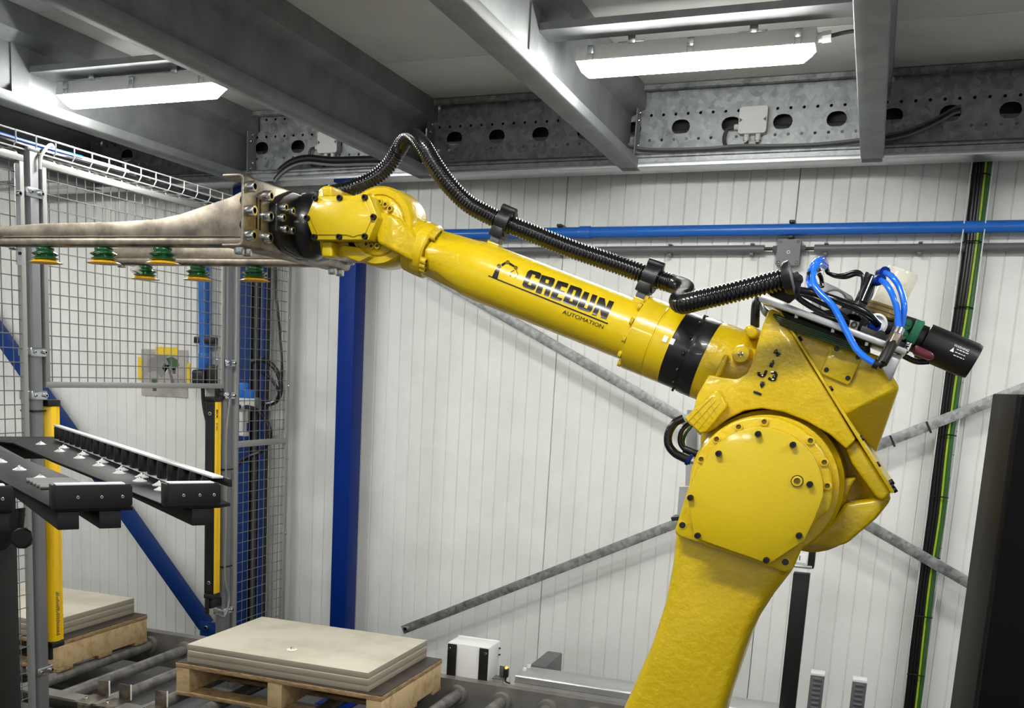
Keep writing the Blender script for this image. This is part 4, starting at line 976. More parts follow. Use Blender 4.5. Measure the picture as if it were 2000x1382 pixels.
# --- upper arm: stations along its axis, measured on the arm plane
AX0, AX1 = V((800, 476)), V((1386, 705))
def axp(u): f = (u - AX0.x) / (AX1.x - AX0.x); q = AX0.lerp(AX1, f); return fY(q.x, q.y, RY)
dpx = (AX1 - AX0).normalized(); npx = V((dpx.y, -dpx.x))
def axr(u, r):
    f = (u - AX0.x) / (AX1.x - AX0.x); q = AX0.lerp(AX1, f); e = q + npx * r
    return (fY(e.x, e.y, RY) - fY(q.x, q.y, RY)).length * 0.985
AO = axp(800); AD = (axp(1386) - AO).normalized()
def at_(u): return (axp(u) - AO).length
def alathe(name, st, m, parent=robot, seg=48, bev=0.0):
    bm = B(); lathe(bm, AO, AD, [(at_(u), axr(u, r)) for u, r in st], seg); return obj(name, bm, m, parent, bev, sharp=30)
uparm = alathe('upper_arm', [(858, 44), (875, 46), (900, 52), (925, 58), (950, 60), (1100, 61), (1240, 62.5), (1250, 66), (1262, 70)], 'tube_yellow')
fl = alathe('arm_flange', [(1243, 74), (1245, 77.5), (1284, 78), (1285, 76.8), (1287, 76.8), (1288, 78), (1318, 78)], 'tube_yellow')
ring = alathe('black_ring', [(1318, 76), (1319, 78), (1352, 79), (1353, 81), (1359, 81.5), (1360, 82), (1381, 82.5)], 'blackp')
alathe('elbow_neck', [(1379, 78), (1381, 82), (1400, 83), (1425, 83), (1440, 80), (1475, 78)], 'cast')
X_, Y_, Z_ = frame(AD)
def on_arm(u, r, ang):  # ang measured from the side facing the camera (-Y) upwards
    cdir = V((0, -1, 0)); cdir = (cdir - AD * cdir.dot(AD)).normalized(); udir = cdir.cross(AD); udir = udir if udir.z > 0 else -udir
    n = cdir * math.cos(math.radians(ang)) + udir * math.sin(math.radians(ang)); return axp(u) + n * axr(u, r), n
for k in range(12):
    p, n = on_arm(1243, 71, -75 + 30 * k); bolt(fl, p, -AD, 0.0075, 0.007, BOLTY)
for k in range(10):
    p, n = on_arm(1353, 79.5, -80 + 26 * k); bolt(ring, p - AD * 0.004, -AD, 0.005, 0.004)
for du, ang in ((1321, 8), (1308, 8)):
    p, n = on_arm(du, 78.2, ang); bm = B(); R_ = axisM(p, n, AD); box(bm, (-0.006, -0.0045, 0), (0.006, 0.0045, 0.0012), R_); obj('zero_mark', bm, 'wprint', ring)
# boss with grease nipple
p = fY(1447, 691, 2.15); bm = B(); lathe(bm, p, (0, -1, 0), [(-0.03, 0.019), (0, 0.0165), (0.004, 0.015)], 24); obj('nipple_boss', bm, 'cast', robot)
bm = B(); lathe(bm, p + V((0, -0.004, 0)), (0, -1, 0), [(0, 0.005), (0.004, 0.005), (0.005, 0.0035), (0.010, 0.003), (0.012, 0.0012)], 14); obj('grease_nipple', bm, 'zinc', robot)
bm = B(); ppx(bm, [(1452, 640), (1462, 632), (1478, 640), (1482, 652), (1470, 662), (1456, 655)], 2.17, 2.3); obj('lug', bm, 'cast', robot, 0.008, 3)
bm = B(); ppx(bm, [(1414, 690), (1422, 694), (1406, 735), (1394, 736)], 2.142, 2.25); obj('rib', bm, 'cast', robot, 0.004, 2)
# --- front neck casting of the upper arm with ribs and bolts
nk = alathe('neck_flange', [(806, 50), (808, 53.5), (822, 55), (823, 54), (825, 54), (826, 55.5), (842, 55.5), (845, 52)], 'cast')
for ang0, lst in ((38, (0, 11, 22)), (-48, (0, 12, 24))):
    for k, da in enumerate(lst):
        p, n = on_arm(845, 49, ang0 + da); bolt(nk, p, AD, 0.0078, 0.013, BOLTY)
nb = []
for u, r in ((846, 50), (880, 53)):
    for ang in (72, 2, -68, 180): nb.append(on_arm(u, r, ang)[0])
for k in range(16): nb.append(on_arm(948, 59, 22.5 * k)[0])
bm = hull(B(), nb); obj('neck_casting', bm, 'cast', nk, 0.004, 2)
# --- wrist
WD = fY(741, 442, 2.21)
bm = B(); lathe(bm, (WD.x, 2.200, WD.z), (0, 1, 0), [(0.004, 0.064), (0.0, 0.066), (0.0, 0.079), (0.007, 0.084), (0.085, 0.085), (0.10, 0.079)], 48); wd = obj('wrist_disc', bm, 'cast', robot)
bm = B(); lathe(bm, (WD.x, 2.196, WD.z), (0, 1, 0), [(0, 0.058), (0.003, 0.062), (0.02, 0.062)], 40); obj('disc_face', bm, 'cast', robot)
for u, v in ((744, 395), (755, 400), (764, 408), (718, 477), (728, 481), (739, 481)):
    p = fY(u, v, 2.196); bolt(wd, p, (0, -1, 0), 0.0066, 0.008, BOLTY, 'disc_bolt')
# neck between disc and flange
ends = []
for u, v in ((728, 416), (744, 414), (770, 420), (804, 446), (815, 462), (806, 512), (775, 492), (735, 474)): ends.append(fY(u, v, 2.172 if u < 780 else 2.195))
ends += [V((p.x, 2.30, p.z)) for p in ends]
bm = hull(B(), ends); obj('wrist_neck', bm, 'cast', robot, 0.010, 3)
# fork body and hexagonal cover
fork = [(622, 371), (627, 364), (645, 363), (648, 372), (668, 380), (690, 381), (712, 374), (728, 372), (738, 400), (740, 440), (736, 480), (722, 505), (700, 508), (668, 501), (640, 502), (626, 499), (623, 470), (606, 440), (606, 410)]
bm = B(); ppx(bm, fork, 2.20, 2.33); fk = obj('wrist_fork', bm, 'cast', robot, 0.006, 3, sharp=50)
hexo = [(614, 383), (721, 381), (738, 424), (720, 468), (612, 468), (597, 426)]
bm = B(); ppx(bm, hexo, 2.145, 2.22); hx = obj('wrist_cover', bm, 'yellow', robot, 0.0025, 2)
hexi = [(621, 392), (671, 392), (690, 389), (707, 392), (714, 392), (727, 424), (712, 458), (700, 458), (690, 462), (676, 458), (620, 458), (605, 426)]
bm = B(); ppx(bm, hexi, 2.1415, 2.15); obj('cover_face', bm, 'yellow', hx, 0.0008, 2)
for u, v in ((617, 388), (665, 387), (714, 386), (731, 424), (714, 462), (664, 463), (616, 463), (601, 426)):
    bolt(hx, fY(u, v, 2.145), (0, -1, 0), 0.0062, 0.009)
for (a, b) in (((628, 362), (648, 384)), ((627, 470), (648, 502))):
    bm = B(); ppx(bm, [a, (b[0], a[1]), b, (a[0], b[1])], 2.165, 2.22); obj('wrist_lug', bm, 'yellow', robot, 0.006, 3)
bm = B(); ppx(bm, [(665, 477), (700, 482), (725, 500), (700, 512), (668, 500)], 2.185, 2.25); obj('fork_rib', bm, 'cast', robot, 0.006, 2)
# --- tool flange (axis along X)
TZ = H + 0.318
tf = V((-1.236, RY, TZ))
x_hex = fY(612, 426, 2.25).x
bm = B(); lathe(bm, (x_hex + 0.02, RY, TZ), (-1, 0, 0), [(0, 0.062), (0.012, 0.072), (0.03, 0.074), (0.031, 0.070), (0.036, 0.070), (0.037, 0.074), (0.055, 0.074), (0.075, 0.066), (x_hex + 0.02 - (-1.236) - 0.012, 0.060)], 48); obj('tool_flange', bm, 'blackp', robot)
bm = B(); ppx(bm, [(612, 372), (624, 372), (628, 400), (612, 400)], 2.2, 2.28); obj('flange_plug', bm, 'black', robot, 0.004)
for du in (0, 0.010):
    bm = B(); q = V((x_hex - 0.022 - du, RY, TZ)); ang = math.radians(-38)
    n = V((0, -math.cos(ang), math.sin(ang))); R_ = axisM(q + n * 0.0742, n, V((1, 0, 0)));
    box(bm, (-0.006, -0.003, 0), (0.006, 0.003, 0.0008), R_); obj('zero_mark', bm, 'wprint', robot)
# --- logo print on the upper arm
def arm_hit(u, v):
    o = V((0, 0, H)); d = ray(u, v).normalized(); r = axr(1080, 61) + 0.0006
    # radius follows the slight taper of the tube
    for it in range(4):
        oc = o - AO; dd = d - AD * d.dot(AD); oo = oc - AD * oc.dot(AD)
        a = dd.dot(dd); b = 2 * dd.dot(oo); c_ = oo.dot(oo) - r * r; disc = max(0, b * b - 4 * a * c_)
        t_ = (-b - math.sqrt(disc)) / (2 * a); P = o + d * t_
        s_ = (P - AO).dot(AD); s0, s1 = at_(950), at_(1240); f = (s_ - s0) / (s1 - s0)
        r = axr(950, 60) + (axr(1240, 62.5) - axr(950, 60)) * min(1, max(0, f)) + 0.0006
    return P
def decal(me, name):
    bm = B(); bm.from_mesh(me); bpy.data.meshes.remove(me)
    lo_ = min(v.co.x * npx.x + v.co.y * npx.y for v in bm.verts); hi_ = max(v.co.x * npx.x + v.co.y * npx.y for v in bm.verts)
    s = lo_ + 2.0
    while s < hi_:
        bmesh.ops.bisect_plane(bm, geom=bm.verts[:] + bm.edges[:] + bm.faces[:], plane_co=(npx.x * s, npx.y * s, 0), plane_no=(npx.x, npx.y, 0)); s += 2.5
    bmesh.ops.triangulate(bm, faces=bm.faces[:])
    for v in bm.verts: v.co = arm_hit(v.co.x, v.co.y)
    for f in bm.faces:
        if f.normal.dot(V((0, -1, 0.3))) < 0: f.normal_flip()
    me2 = bpy.data.meshes.new(name); bm.to_mesh(me2); bm.free(); me2.materials.append(M['print'])
    return inst(name, me2, Matrix.Identity(4), uparm)
Zm = lambda L: [(940 + a / 7.143, 490 + b / 7.143) for a, b in L]
GL = {
 'c': [[(640, 300), (655, 278), (690, 263), (815, 300), (835, 315), (836, 335), (812, 392), (745, 370), (757, 335), (712, 320), (648, 465), (692, 482), (708, 440), (775, 462), (750, 525), (735, 540), (712, 543), (595, 503), (575, 480), (576, 455)]],
 'r': [[(845, 330), (1005, 376), (1026, 390), (1028, 410), (1000, 480), (970, 505), (978, 520), (940, 635), (870, 612), (905, 510), (868, 498), (830, 600), (755, 575)], [(905, 390), (950, 405), (932, 455), (886, 440)]],
 'e': [[(1070, 408), (1218, 455), (1198, 512), (1118, 488), (1097, 540), (1165, 562), (1148, 610), (1077, 588), (1057, 640), (1132, 662), (1108, 700), (957, 650)]],
 'd': [[(1245, 470), (1385, 516), (1406, 532), (1405, 555), (1335, 750), (1318, 770), (1295, 772), (1130, 712)], [(1290, 538), (1325, 550), (1268, 708), (1228, 695)]],
 'u': [[(1440, 560), (1510, 585), (1432, 788), (1475, 803), (1550, 600), (1622, 622), (1540, 825), (1520, 846), (1495, 850), (1362, 806), (1342, 790), (1340, 765)]],
 'n': [[(1650, 640), (1725, 662), (1737, 785), (1785, 685), (1855, 710), (1740, 955), (1668, 930), (1658, 795), (1605, 905), (1540, 885)]],
}
for k, loops in GL.items(): decal(flat([Zm(L) for L in loops]), 'logo_letter')
decal(flat([Zm([(95, 352), (102, 338), (1770, 1005), (1762, 1022)])]), 'logo_underline')
decal(flat([Zm([(207, 240), (258, 258), (222, 398), (145, 368)])]), 'logo_emblem')
for cx_, cy_, r_ in ((247, 212, 33), (368, 155, 27), (483, 233, 27)):
    decal(flat([Zm(circ(cx_, cy_, r_, 18)), Zm(circ(cx_, cy_, r_ - 5, 18)[::-1])]), 'logo_emblem'); decal(flat([Zm(circ(cx_, cy_, r_ - 10, 14)), Zm(circ(cx_, cy_, r_ * 0.3, 10)[::-1])]), 'logo_emblem')
for L in ([(278, 182), (335, 148), (342, 180), (290, 215)], [(400, 160), (470, 205), (452, 225), (384, 185)], [(455, 262), (465, 270), (404, 305), (410, 360), (402, 360), (394, 300)], [(482, 268), (490, 262), (516, 322), (472, 382), (468, 378), (506, 322)]):
    decal(flat([Zm(L)]), 'logo_emblem')
tm = text_mesh('AUTOMATION', 1.0)
xs_ = [v.co.x for v in tm.vertices]; wx = max(xs_); hh = max(v.co.y for v in tm.vertices)
ex = V((565, 218)); ey = V((22, -56))
for v in tm.vertices:
    q = V((1128, 868)) + ex * (v.co.x / wx) + ey * (v.co.y / hh) * 0.92
    v.co = (940 + q.x / 7.143, 490 + q.y / 7.143, 0)
decal(tm, 'logo_text')
# cable loops at the elbow
for pts, r_, m, Y in (([(1336, 816), (1318, 826), (1306, 846), (1306, 868), (1318, 884), (1334, 893), (1350, 900)], 0.0085, 'hose', 2.22), ([(1346, 826), (1332, 840), (1328, 860), (1334, 874), (1345, 880)], 0.005, 'hose', 2.24), ([(1352, 830), (1340, 845), (1334, 862), (1338, 876)], 0.0035, 'gcable', 2.26)):
    bm = B(); tube(bm, spline([fY(u, v, Y) for u, v in pts], 7), r_, 10); obj('elbow_cable', bm, m, robot)
p = fY(1346, 878, 2.24); bm = B(); cyl(bm, fY(1336, 876, 2.24), fY(1362, 886, 2.24), 0.008, 10); obj('connector', bm, 'black', robot)
bm = B(); cyl(bm, fY(1343, 896, 2.22), fY(1348, 899, 2.22), 0.012, 12); obj('collar', bm, 'blue', robot)
bm = B(); cyl(bm, fY(1347, 898, 2.22), fY(1362, 904, 2.22), 0.008, 8); obj('fitting', bm, 'zinc', robot)
# grey plate and switch behind the arm head
bm = B(); ppx(bm, [(1327, 950), (1345, 950), (1345, 1010), (1322, 1010)], 2.28, 2.30); obj('cable_plate', bm, 'alu', robot)
bm = B(); ppx(bm, [(1310, 1010), (1330, 1008), (1330, 1016), (1312, 1017)], 2.24, 2.30); obj('limit_cam', bm, 'black', robot)
bm = B(); ppx(bm, [(1342, 800), (1362, 800), (1362, 960), (1338, 960)], 2.36, 2.38); obj('rear_plate', bm, 'alu', robot)

# ================================================================== vacuum gripper
XW = -1.236; YN, YF = 1.995, 2.505; GZ0, GZ1 = H + 0.246, H + 0.392
grip = thing('vacuum_gripper', 'stainless steel vacuum gripper with green and amber suction cups on the robot wrist', 'gripper', (XW, RY, GZ0))
pr = strip([(XW - 0.052, GZ1), (XW - 0.010, GZ1), (XW - 0.003, GZ1 - 0.003), (XW, GZ1 - 0.010), (XW, GZ0 + 0.010), (XW - 0.003, GZ0 + 0.003), (XW - 0.010, GZ0), (XW - 0.052, GZ0)], -0.006)
bm = B(); prism(bm, [(a, YN, b) for a, b in pr], (0, YF - YN, 0)); ch = obj('mounting_channel', bm, 'stain', grip, 0.0012, sharp=50)
for dy, zs in ((0.018, (0.368, 0.320, 0.270)), (0.086, (0.360, 0.318, 0.274)), (0.424, (0.360, 0.318, 0.274)), (0.492, (0.368, 0.320, 0.270))):
    for z in zs: bolt(ch, (XW, YN + dy, H + z), (1, 0, 0), 0.0115, 0.017, BOLTZ)
for dy in (0.018, 0.05, 0.45, 0.49):
    bolt(ch, (XW - 0.02, YN + dy, GZ0), (0, 0, -1), 0.011, 0.014, BOLTZ)
for dy, z0_, z1_ in ((0.050, 0.288, 0.352), (0.064, 0.287, 0.350)):
    bm = B(); box(bm, (XW - 0.001, YN + dy, H + z0_), (XW + 0.0008, YN + dy + 0.006, H + z1_)); obj('slot', bm, 'print', ch)
# black adapter plate against the channel
bm = B(); prism(bm, [(XW, RY + a_, TZ + b_) for a_, b_ in ((-0.148, 0.030), (-0.148, -0.028), (-0.13, -0.05), (-0.10, -0.064), (-0.05, -0.072), (0.05, -0.072), (0.10, -0.064), (0.13, -0.05), (0.148, -0.028), (0.148, 0.030), (0.12, 0.05), (0.08, 0.066), (-0.08, 0.066), (-0.12, 0.05))], (0.018, 0, 0)); ad = obj('adapter_plate', bm, 'blackp', grip, 0.004, 3)
for u, v in ((551, 405), (565, 412), (547, 425), (553, 447), (565, 450)):
    q = fX(u, v, XW + 0.02); bolt(ad, (XW + 0.018, q.y, q.z), (1, 0, 0), 0.0085, 0.013, BOLTZ); bolt(ad, (XW + 0.018, 2 * RY - q.y, q.z), (1, 0, 0), 0.0085, 0.013, BOLTZ)
def gbar(Y, d, nm):
    xr = XW - 0.006
    xl = -1.935
    tl = lambda x: (xr - x) * 0.010      # the bars rise slightly towards their tips
    zt = [(xr, 0.372), (xr - 0.05, 0.352), (-1.42, 0.318), (-1.48, 0.308), (-1.60, 0.303), (-1.80, 0.3015), (xl, 0.295)]
    bm = B(); pts = [(x, Y, H + z + tl(x)) for x, z in zt] + [(xl, Y, H + 0.268 + tl(xl)), (xr, Y, H + 0.268)]
    prism(bm, pts, (0, d * 0.006, 0)); b_ = obj('gripper_bar', bm, 'stain', grip, 0.0012)
    bm = B(); box(bm, (xl, Y - 0.004 if d > 0 else Y - 0.030, H + 0.250), (xr, Y + 0.030 if d > 0 else Y + 0.004, H + 0.270))
    for v_ in bm.verts: v_.co.z += tl(v_.co.x)
    obj('bottom_tube', bm, 'stain', b_, 0.006, 3)
    # welded seam beads
    bm = B(); x = xl + 0.05
    yy = Y - 0.002 if d > 0 else Y + 0.002
    cyl(bm, (xl + 0.02, yy, H + 0.2715 + tl(xl)), (xr - 0.01, yy, H + 0.2715), 0.0014, 6); obj('weld_seam', bm, 'brushed', b_)
    for dz, r_ in ((0.345, 0.013), (0.295, 0.013)):
        bm = B(); lathe(bm, (xr - 0.014, Y - 0.0006, H + dz), (0, -1, 0), [(0, r_), (0.0006, r_)], 20); obj('hole', bm, 'print', b_)
    for dz in (0.366, 0.319, 0.272):
        bm = B(); cyl(bm, (xr, Y + d * 0.018, H + dz), (xr - 0.014, Y + d * 0.018, H + dz), 0.011, 12); obj('nut', bm, 'zinc', b_, 0.001)
    return b_
def cup_meshes():
    S = 0.70
    bm = B(); lathe(bm, (0, 0, 0), (0, 0, -1), [(z * S, r) for z, r in ((0, 0.020), (0.004, 0.021), (0.008, 0.020), (0.011, 0.0195), (0.018, 0.031), (0.0195, 0.0325), (0.021, 0.031), (0.0265, 0.0235), (0.028, 0.023), (0.029, 0.0235), (0.0335, 0.0305), (0.035, 0.030), (0.0395, 0.0225))], 32); a = mesh('bellows', bm, 'bellows', sharp=80)
    bm = B(); lathe(bm, (0, 0, 0), (0, 0, -1), [(z * S, r) for z, r in ((0.039, 0.022), (0.041, 0.027), (0.0475, 0.0385), (0.0485, 0.040), (0.0495, 0.039), (0.047, 0.030))], 32); b = mesh('cup_lip', bm, 'amber', sharp=60)
    bm = B(); lathe(bm, (0, 0, 0), (0, 0, -1), [(-0.004, 0.012), (0.004, 0.012)], 12); c = mesh('fitting', bm, 'black')
    return a, b, c
CA, CB, CC = cup_meshes()
for Y, d, us, v in ((2.035, 1, (88, 203, 318), 478), (2.465, -1, (283, 387, 498), 516)):
    b_ = gbar(Y, d, '')
    zc = H + 0.250; yc = Y + d * 0.013
    for u in us:
        x = fY(u, v, yc).x; T = Matrix.Translation((x, yc, zc - 0.002 + (XW - x) * 0.010))
        s_ = inst('suction_cup', CA, T, grip); inst('cup_lip', CB, T, s_); inst('fitting', CC, T, s_)
    bolt(b_, (-1.90, yc, zc + 0.006), (0, 0, -1), 0.012, 0.006, BOLTZ)
# clear suction pad at the end of the rear bar
bm = B(); lathe(bm, (-1.83, 2.44, H + 0.25), (-0.3, -0.4, -1), [(0, 0.008), (0.01, 0.018), (0.02, 0.022)], 20, True, False); obj('clear_pad', bm, 'clear', grip)

# ================================================================== corrugated hose
def P3(u, v, Y): return fY(u, v, Y)
hp3 = [P3(655, 376, 2.31), P3(690, 366, 2.32), P3(728, 350, 2.34), P3(757, 326, 2.36), P3(776, 298, 2.37), P3(790, 274, 2.35), P3(806, 266, 2.32), P3(826, 285, 2.28), P3(848, 321, 2.26), P3(876, 360, 2.25), P3(912, 396, 2.25), P3(950, 418, 2.25), P3(985, 434, 2.25), P3(1040, 456, 2.25), P3(1110, 484, 2.25), P3(1180, 508, 2.25), P3(1240, 529, 2.25), P3(1290, 547, 2.25), P3(1320, 556, 2.24), P3(1338, 565, 2.20), P3(1334, 579, 2.13), P3(1326, 587, 2.09), P3(1336, 593, 2.05), P3(1370, 585, 2.03), P3(1430, 571, 2.02), P3(1490, 556, 2.02), P3(1535, 544, 2.02)]
path = resample(spline(hp3, 14), 0.00175)
def rib(i): return 0.0188 if (i % 4) in (0, 1) else 0.0160
hs_ = thing('corrugated_hose', 'black corrugated cable hose looping along the top of the robot arm', 'hose', P3(985, 434, 2.25))
bm = B(); tube(bm, path, rib, 16); obj('hose_body', bm, 'hose', hs_, sharp=70)
def hose_clamp(u, v, ub, vb):
    p = P3(u, v, 2.25); f = P3(ub, vb, 2.25)
    i = min(range(len(path)), key=lambda k: (path[k] - p).length); T_ = (path[i + 1] - path[i - 1]).normalized()
    up = (p - f).normalized(); n = V((0, 1, 0))
    k = thing('hose_clamp', 'black hose clamp on the robot arm ' + ('near the wrist' if u < 1100 else 'right of the lettering'), 'clamp', f, 'hose clamps on the upper arm')
    R_ = Matrix(((T_.x, n.x, up.x, p.x), (T_.y, n.y, up.y, p.y), (T_.z, n.z, up.z, p.z), (0, 0, 0, 1)))
    L = (p - f).length
    bm = B(); lathe(bm, p - T_ * 0.015, T_, [(0, 0.0195), (0, 0.0245), (0.024, 0.0245), (0.024, 0.029), (0.030, 0.029), (0.030, 0.0195)], 28, False, False); obj('ring', bm, 'black', k)
    bm = B(); box(bm, (-0.017, -0.021, -L * 0.8), (0.013, 0.021, -0.012), R_); obj('stem', bm, 'black', k, 0.003)
    bm = B(); box(bm, (-0.011, -0.015, -L - 0.004), (0.011, 0.015, -L * 0.75), R_); obj('foot', bm, 'jbox', k, 0.002)
    bm = B(); cyl(bm, R_ @ V((-0.018, -0.004, 0.026)), R_ @ V((0.016, -0.004, 0.026)), 0.0085, 14); obj('hinge_pin', bm, 'black', k, 0.002)
    bm = B(); box(bm, (-0.014, -0.015, -L - 0.012), (0.014, 0.015, -L - 0.002), R_); obj('mounting_lug', bm, 'cast', k, 0.003)
hose_clamp(986, 434, 969, 472); hose_clamp(1272, 541, 1254, 580)
bm = B(); cyl(bm, P3(640, 378, 2.31), P3(672, 371, 2.315), 0.017, 20); cyl(bm, P3(634, 379, 2.31), P3(645, 377, 2.31), 0.020, 20); obj('wrist_connector', bm, 'black', hs_, 0.002)
# end flange on the valve plate
e0, e1 = path[-8], path[-1]; de = (e1 - e0).normalized()
bm = B(); lathe(bm, e1 - de * 0.004, de, [(0, 0.019), (0, 0.023), (0.006, 0.029), (0.014, 0.030), (0.017, 0.02)], 28); obj('end_flange', bm, 'black', hs_)
bm = B(); ppx(bm, [(1546, 566), (1548, 530), (1556, 534), (1562, 534), (1568, 539), (1568, 549), (1562, 555), (1560, 572)], 2.035, 2.05); ear = obj('flange_ear', bm, 'black', hs_, 0.003)
bolt(ear, P3(1561, 544, 2.035), (0, -1, 0), 0.005, 0.003)

# ================================================================== valve unit on the elbow
vu = thing('valve_unit', 'pneumatic valve unit with blue tubes, filter bowl and black silencer on the elbow', 'pneumatic unit', P3(1620, 640, 2.25))
def vpx(name, pts, Y0, Y1, m, bev=0.002, parent=None): 
    bm = B(); ppx(bm, pts, Y0, Y1); return obj(name, bm, m, parent or vu, bev)
vpx('base_plate', [(1482, 578), (1490, 575), (1773, 682), (1768, 693), (1482, 587)], 2.09, 2.40, 'alu', 0.001)
vpx('side_bracket', [(1722, 690), (1762, 692), (1742, 742), (1736, 742), (1712, 700)], 2.12, 2.20, 'alu', 0.002)
vpx('underside_tray', [(1520, 605), (1700, 675), (1698, 690), (1530, 628)], 2.14, 2.38, 'blackm', 0.002)
for k in range(4):
    bm = B(); tube(bm, spline([P3(1488, 592 + 4 * k, 2.2), P3(1496, 606 + 3 * k, 2.16), P3(1535, 624 + 4.2 * k, 2.12 + 0.004 * k), P3(1600, 648 + 4.2 * k, 2.12), P3(1690, 680 + 4.2 * k, 2.12)], 6), 0.0032, 8); obj('green_tube', bm, 'dgreen', vu)
for u, v in ((1556, 614), (1627, 642), (1693, 668)):
    bm = B(); cyl(bm, P3(u, v, 2.10), P3(u - 1, v + 7, 2.10), 0.0035, 8); obj('screw_stud', bm, 'zinc', vu)
vpx('hose_bracket', [(1500, 575), (1528, 545), (1556, 528), (1566, 540), (1560, 575), (1540, 592)], 2.04, 2.06, 'blackm', 0.003)
vpx('regulator_body', [(1582, 590), (1600, 545), (1634, 560), (1668, 580), (1650, 632), (1610, 622)], 2.20, 2.28, 'mgrey', 0.006)
g = P3(1627, 592, 2.195); bm = B(); lathe(bm, g, (0, -1, 0), [(0, 0.025), (0.006, 0.025), (0.008, 0.022)], 28); gg = obj('pressure_gauge', bm, 'jbox', vu)
bm = B(); lathe(bm, g + V((0, -0.008, 0)), (0, -1, 0), [(0, 0.021), (0.0006, 0.021)], 28); obj('gauge_face', bm, 'lgrey', gg)
vpx('manifold_block', [(1560, 612), (1655, 600), (1700, 625), (1672, 660), (1600, 635)], 2.14, 2.19, 'blackm', 0.003)
vpx('manifold_block', [(1650, 580), (1672, 588), (1662, 618), (1640, 608)], 2.16, 2.22, 'black', 0.003)
vpx('valve_block', [(1684, 635), (1745, 660), (1782, 676), (1774, 690), (1676, 652)], 2.10, 2.16, 'black', 0.002)
vpx('valve_block', [(1690, 612), (1752, 632), (1808, 626), (1778, 678), (1690, 640)], 2.18, 2.26, 'blackm', 0.003)
vpx('upper_block', [(1752, 610), (1797, 624), (1776, 672), (1736, 656)], 2.165, 2.27, 'blackm', 0.003)
for u, v in ((1719, 655), (1737, 662)):
    bm = B(); lathe(bm, P3(u, v, 2.10), (0, -1, 0), [(0, 0.009), (0.003, 0.009), (0.0035, 0.003)], 18); obj('screw_cap', bm, 'blackm', vu)
vpx('square_fitting', [(1661, 624), (1679, 629), (1674, 645), (1657, 639)], 2.11, 2.14, 'stain', 0.001)
bm = B(); lathe(bm, P3(1668, 634, 2.11), (0, -1, 0), [(0, 0.006), (0.003, 0.006), (0.003, 0.003), (0.0, 0.003)], 16, False, False); obj('fitting_port', bm, 'print', vu)
bm = B(); lathe(bm, P3(1708, 634, 2.16), (0.25, -1, 0), [(0, 0.020), (0.010, 0.020), (0.012, 0.016), (0.006, 0.014)], 24); obj('white_ring', bm, 'white', vu)
bm = B(); lathe(bm, P3(1706, 637, 2.15), (0.25, -1, 0), [(0, 0.010), (0.012, 0.010)], 16); obj('blue_core', bm, 'blue', vu)
vpx('green_plate', [(1791, 622), (1808, 629), (1786, 671), (1770, 664)], 2.14, 2.27, 'green', 0.002)
for u, v, r_ in ((1770, 634, 0.0105), (1764, 654, 0.009)):
    bm = B(); lathe(bm, P3(u, v, 2.164), (0, -1, 0), [(0, r_), (0.006, r_), (0.007, r_ * 0.9)], 20); k = obj('green_knob', bm, 'green', vu); bar(u - 5, v - 2, u + 6, v + 2, 2.157, 0.0014, 0.0005, k, 'knob_slot', 'print')
vpx('name_label', [(1772, 667.5), (1781, 670.5), (1774, 686), (1765.5, 682)], 2.097, 2.10, 'white', 0)
tm = setmat(text_mesh('SMC', 0.011, 0.0002, 0.0002, 'CENTER'), 'print')
a_ = P3(1774, 669, 2.0965); b_ = P3(1767.5, 685, 2.0965); dx_ = (a_ - b_).normalized(); c_ = (a_ + b_) / 2; up_ = V((-dx_.z, 0, dx_.x))
c_ = c_ - up_ * 0.0035
inst('lettering', tm, Matrix(((dx_.x, up_.x, 0, c_.x), (0, 0, -1, c_.y), (dx_.z, up_.z, 0, c_.z), (0, 0, 0, 1))), vu)
# filter bowl
f0, f1 = P3(1722, 616, 2.27), P3(1764, 528, 2.27); fd = f1 - f0; L = fd.length
bm = B(); lathe(bm, f0, fd, [(0, 0.036), (L * 0.14, 0.036), (L * 0.24, 0.030), (L * 0.9, 0.031), (L, 0.0275)], 32); obj('filter_bowl', bm, 'clear', vu, sharp=60)
bm = B(); lathe(bm, f0 + fd * 0.2, fd, [(0, 0.017), (L * 0.55, 0.017)], 24); obj('filter_element', bm, 'cream', vu)
bm = B(); lathe(bm, f0 - fd * 0.06, fd, [(0, 0.038), (0.004, 0.040), (0.010, 0.0375), (0.012, 0.040), (0.018, 0.0375), (0.020, 0.039), (0.024, 0.037)], 32); obj('bowl_collar', bm, 'golden', vu)
bm = B(); lathe(bm, f0 - fd * 0.22, fd, [(0, 0.036), (0.02, 0.036)], 32); obj('bowl_base', bm, 'blackm', vu)
# blue tubes
def vt(name, pts, r_, m, n=8): bm = B(); tube(bm, spline([P3(*p) for p in pts], n), r_, 12); return obj(name, bm, m, vu)
vt('blue_tube', [(1728, 532, 2.16), (1742, 540, 2.13), (1757, 562, 2.12), (1766, 595, 2.11), (1763, 625, 2.11), (1758, 644, 2.11)], 0.0052, 'tube')
vt('blue_tube', [(1720, 547, 2.13), (1732, 556, 2.10), (1745, 580, 2.09), (1753, 610, 2.09), (1754, 644, 2.09)], 0.0052, 'tube')
for u, v, Y in ((1727, 531, 2.16), (1719, 546, 2.13)):
    bm = B(); lathe(bm, P3(u, v, Y), (0.3, -1, 0), [(-0.02, 0.0095), (0.004, 0.0095)], 14); obj('push_fitting', bm, 'blue', vu)
vt('blue_tube', [(1580, 548, 2.13), (1584, 528, 2.12), (1593, 512, 2.12), (1606, 506, 2.14), (1612, 515, 2.18)], 0.0055, 'tube')
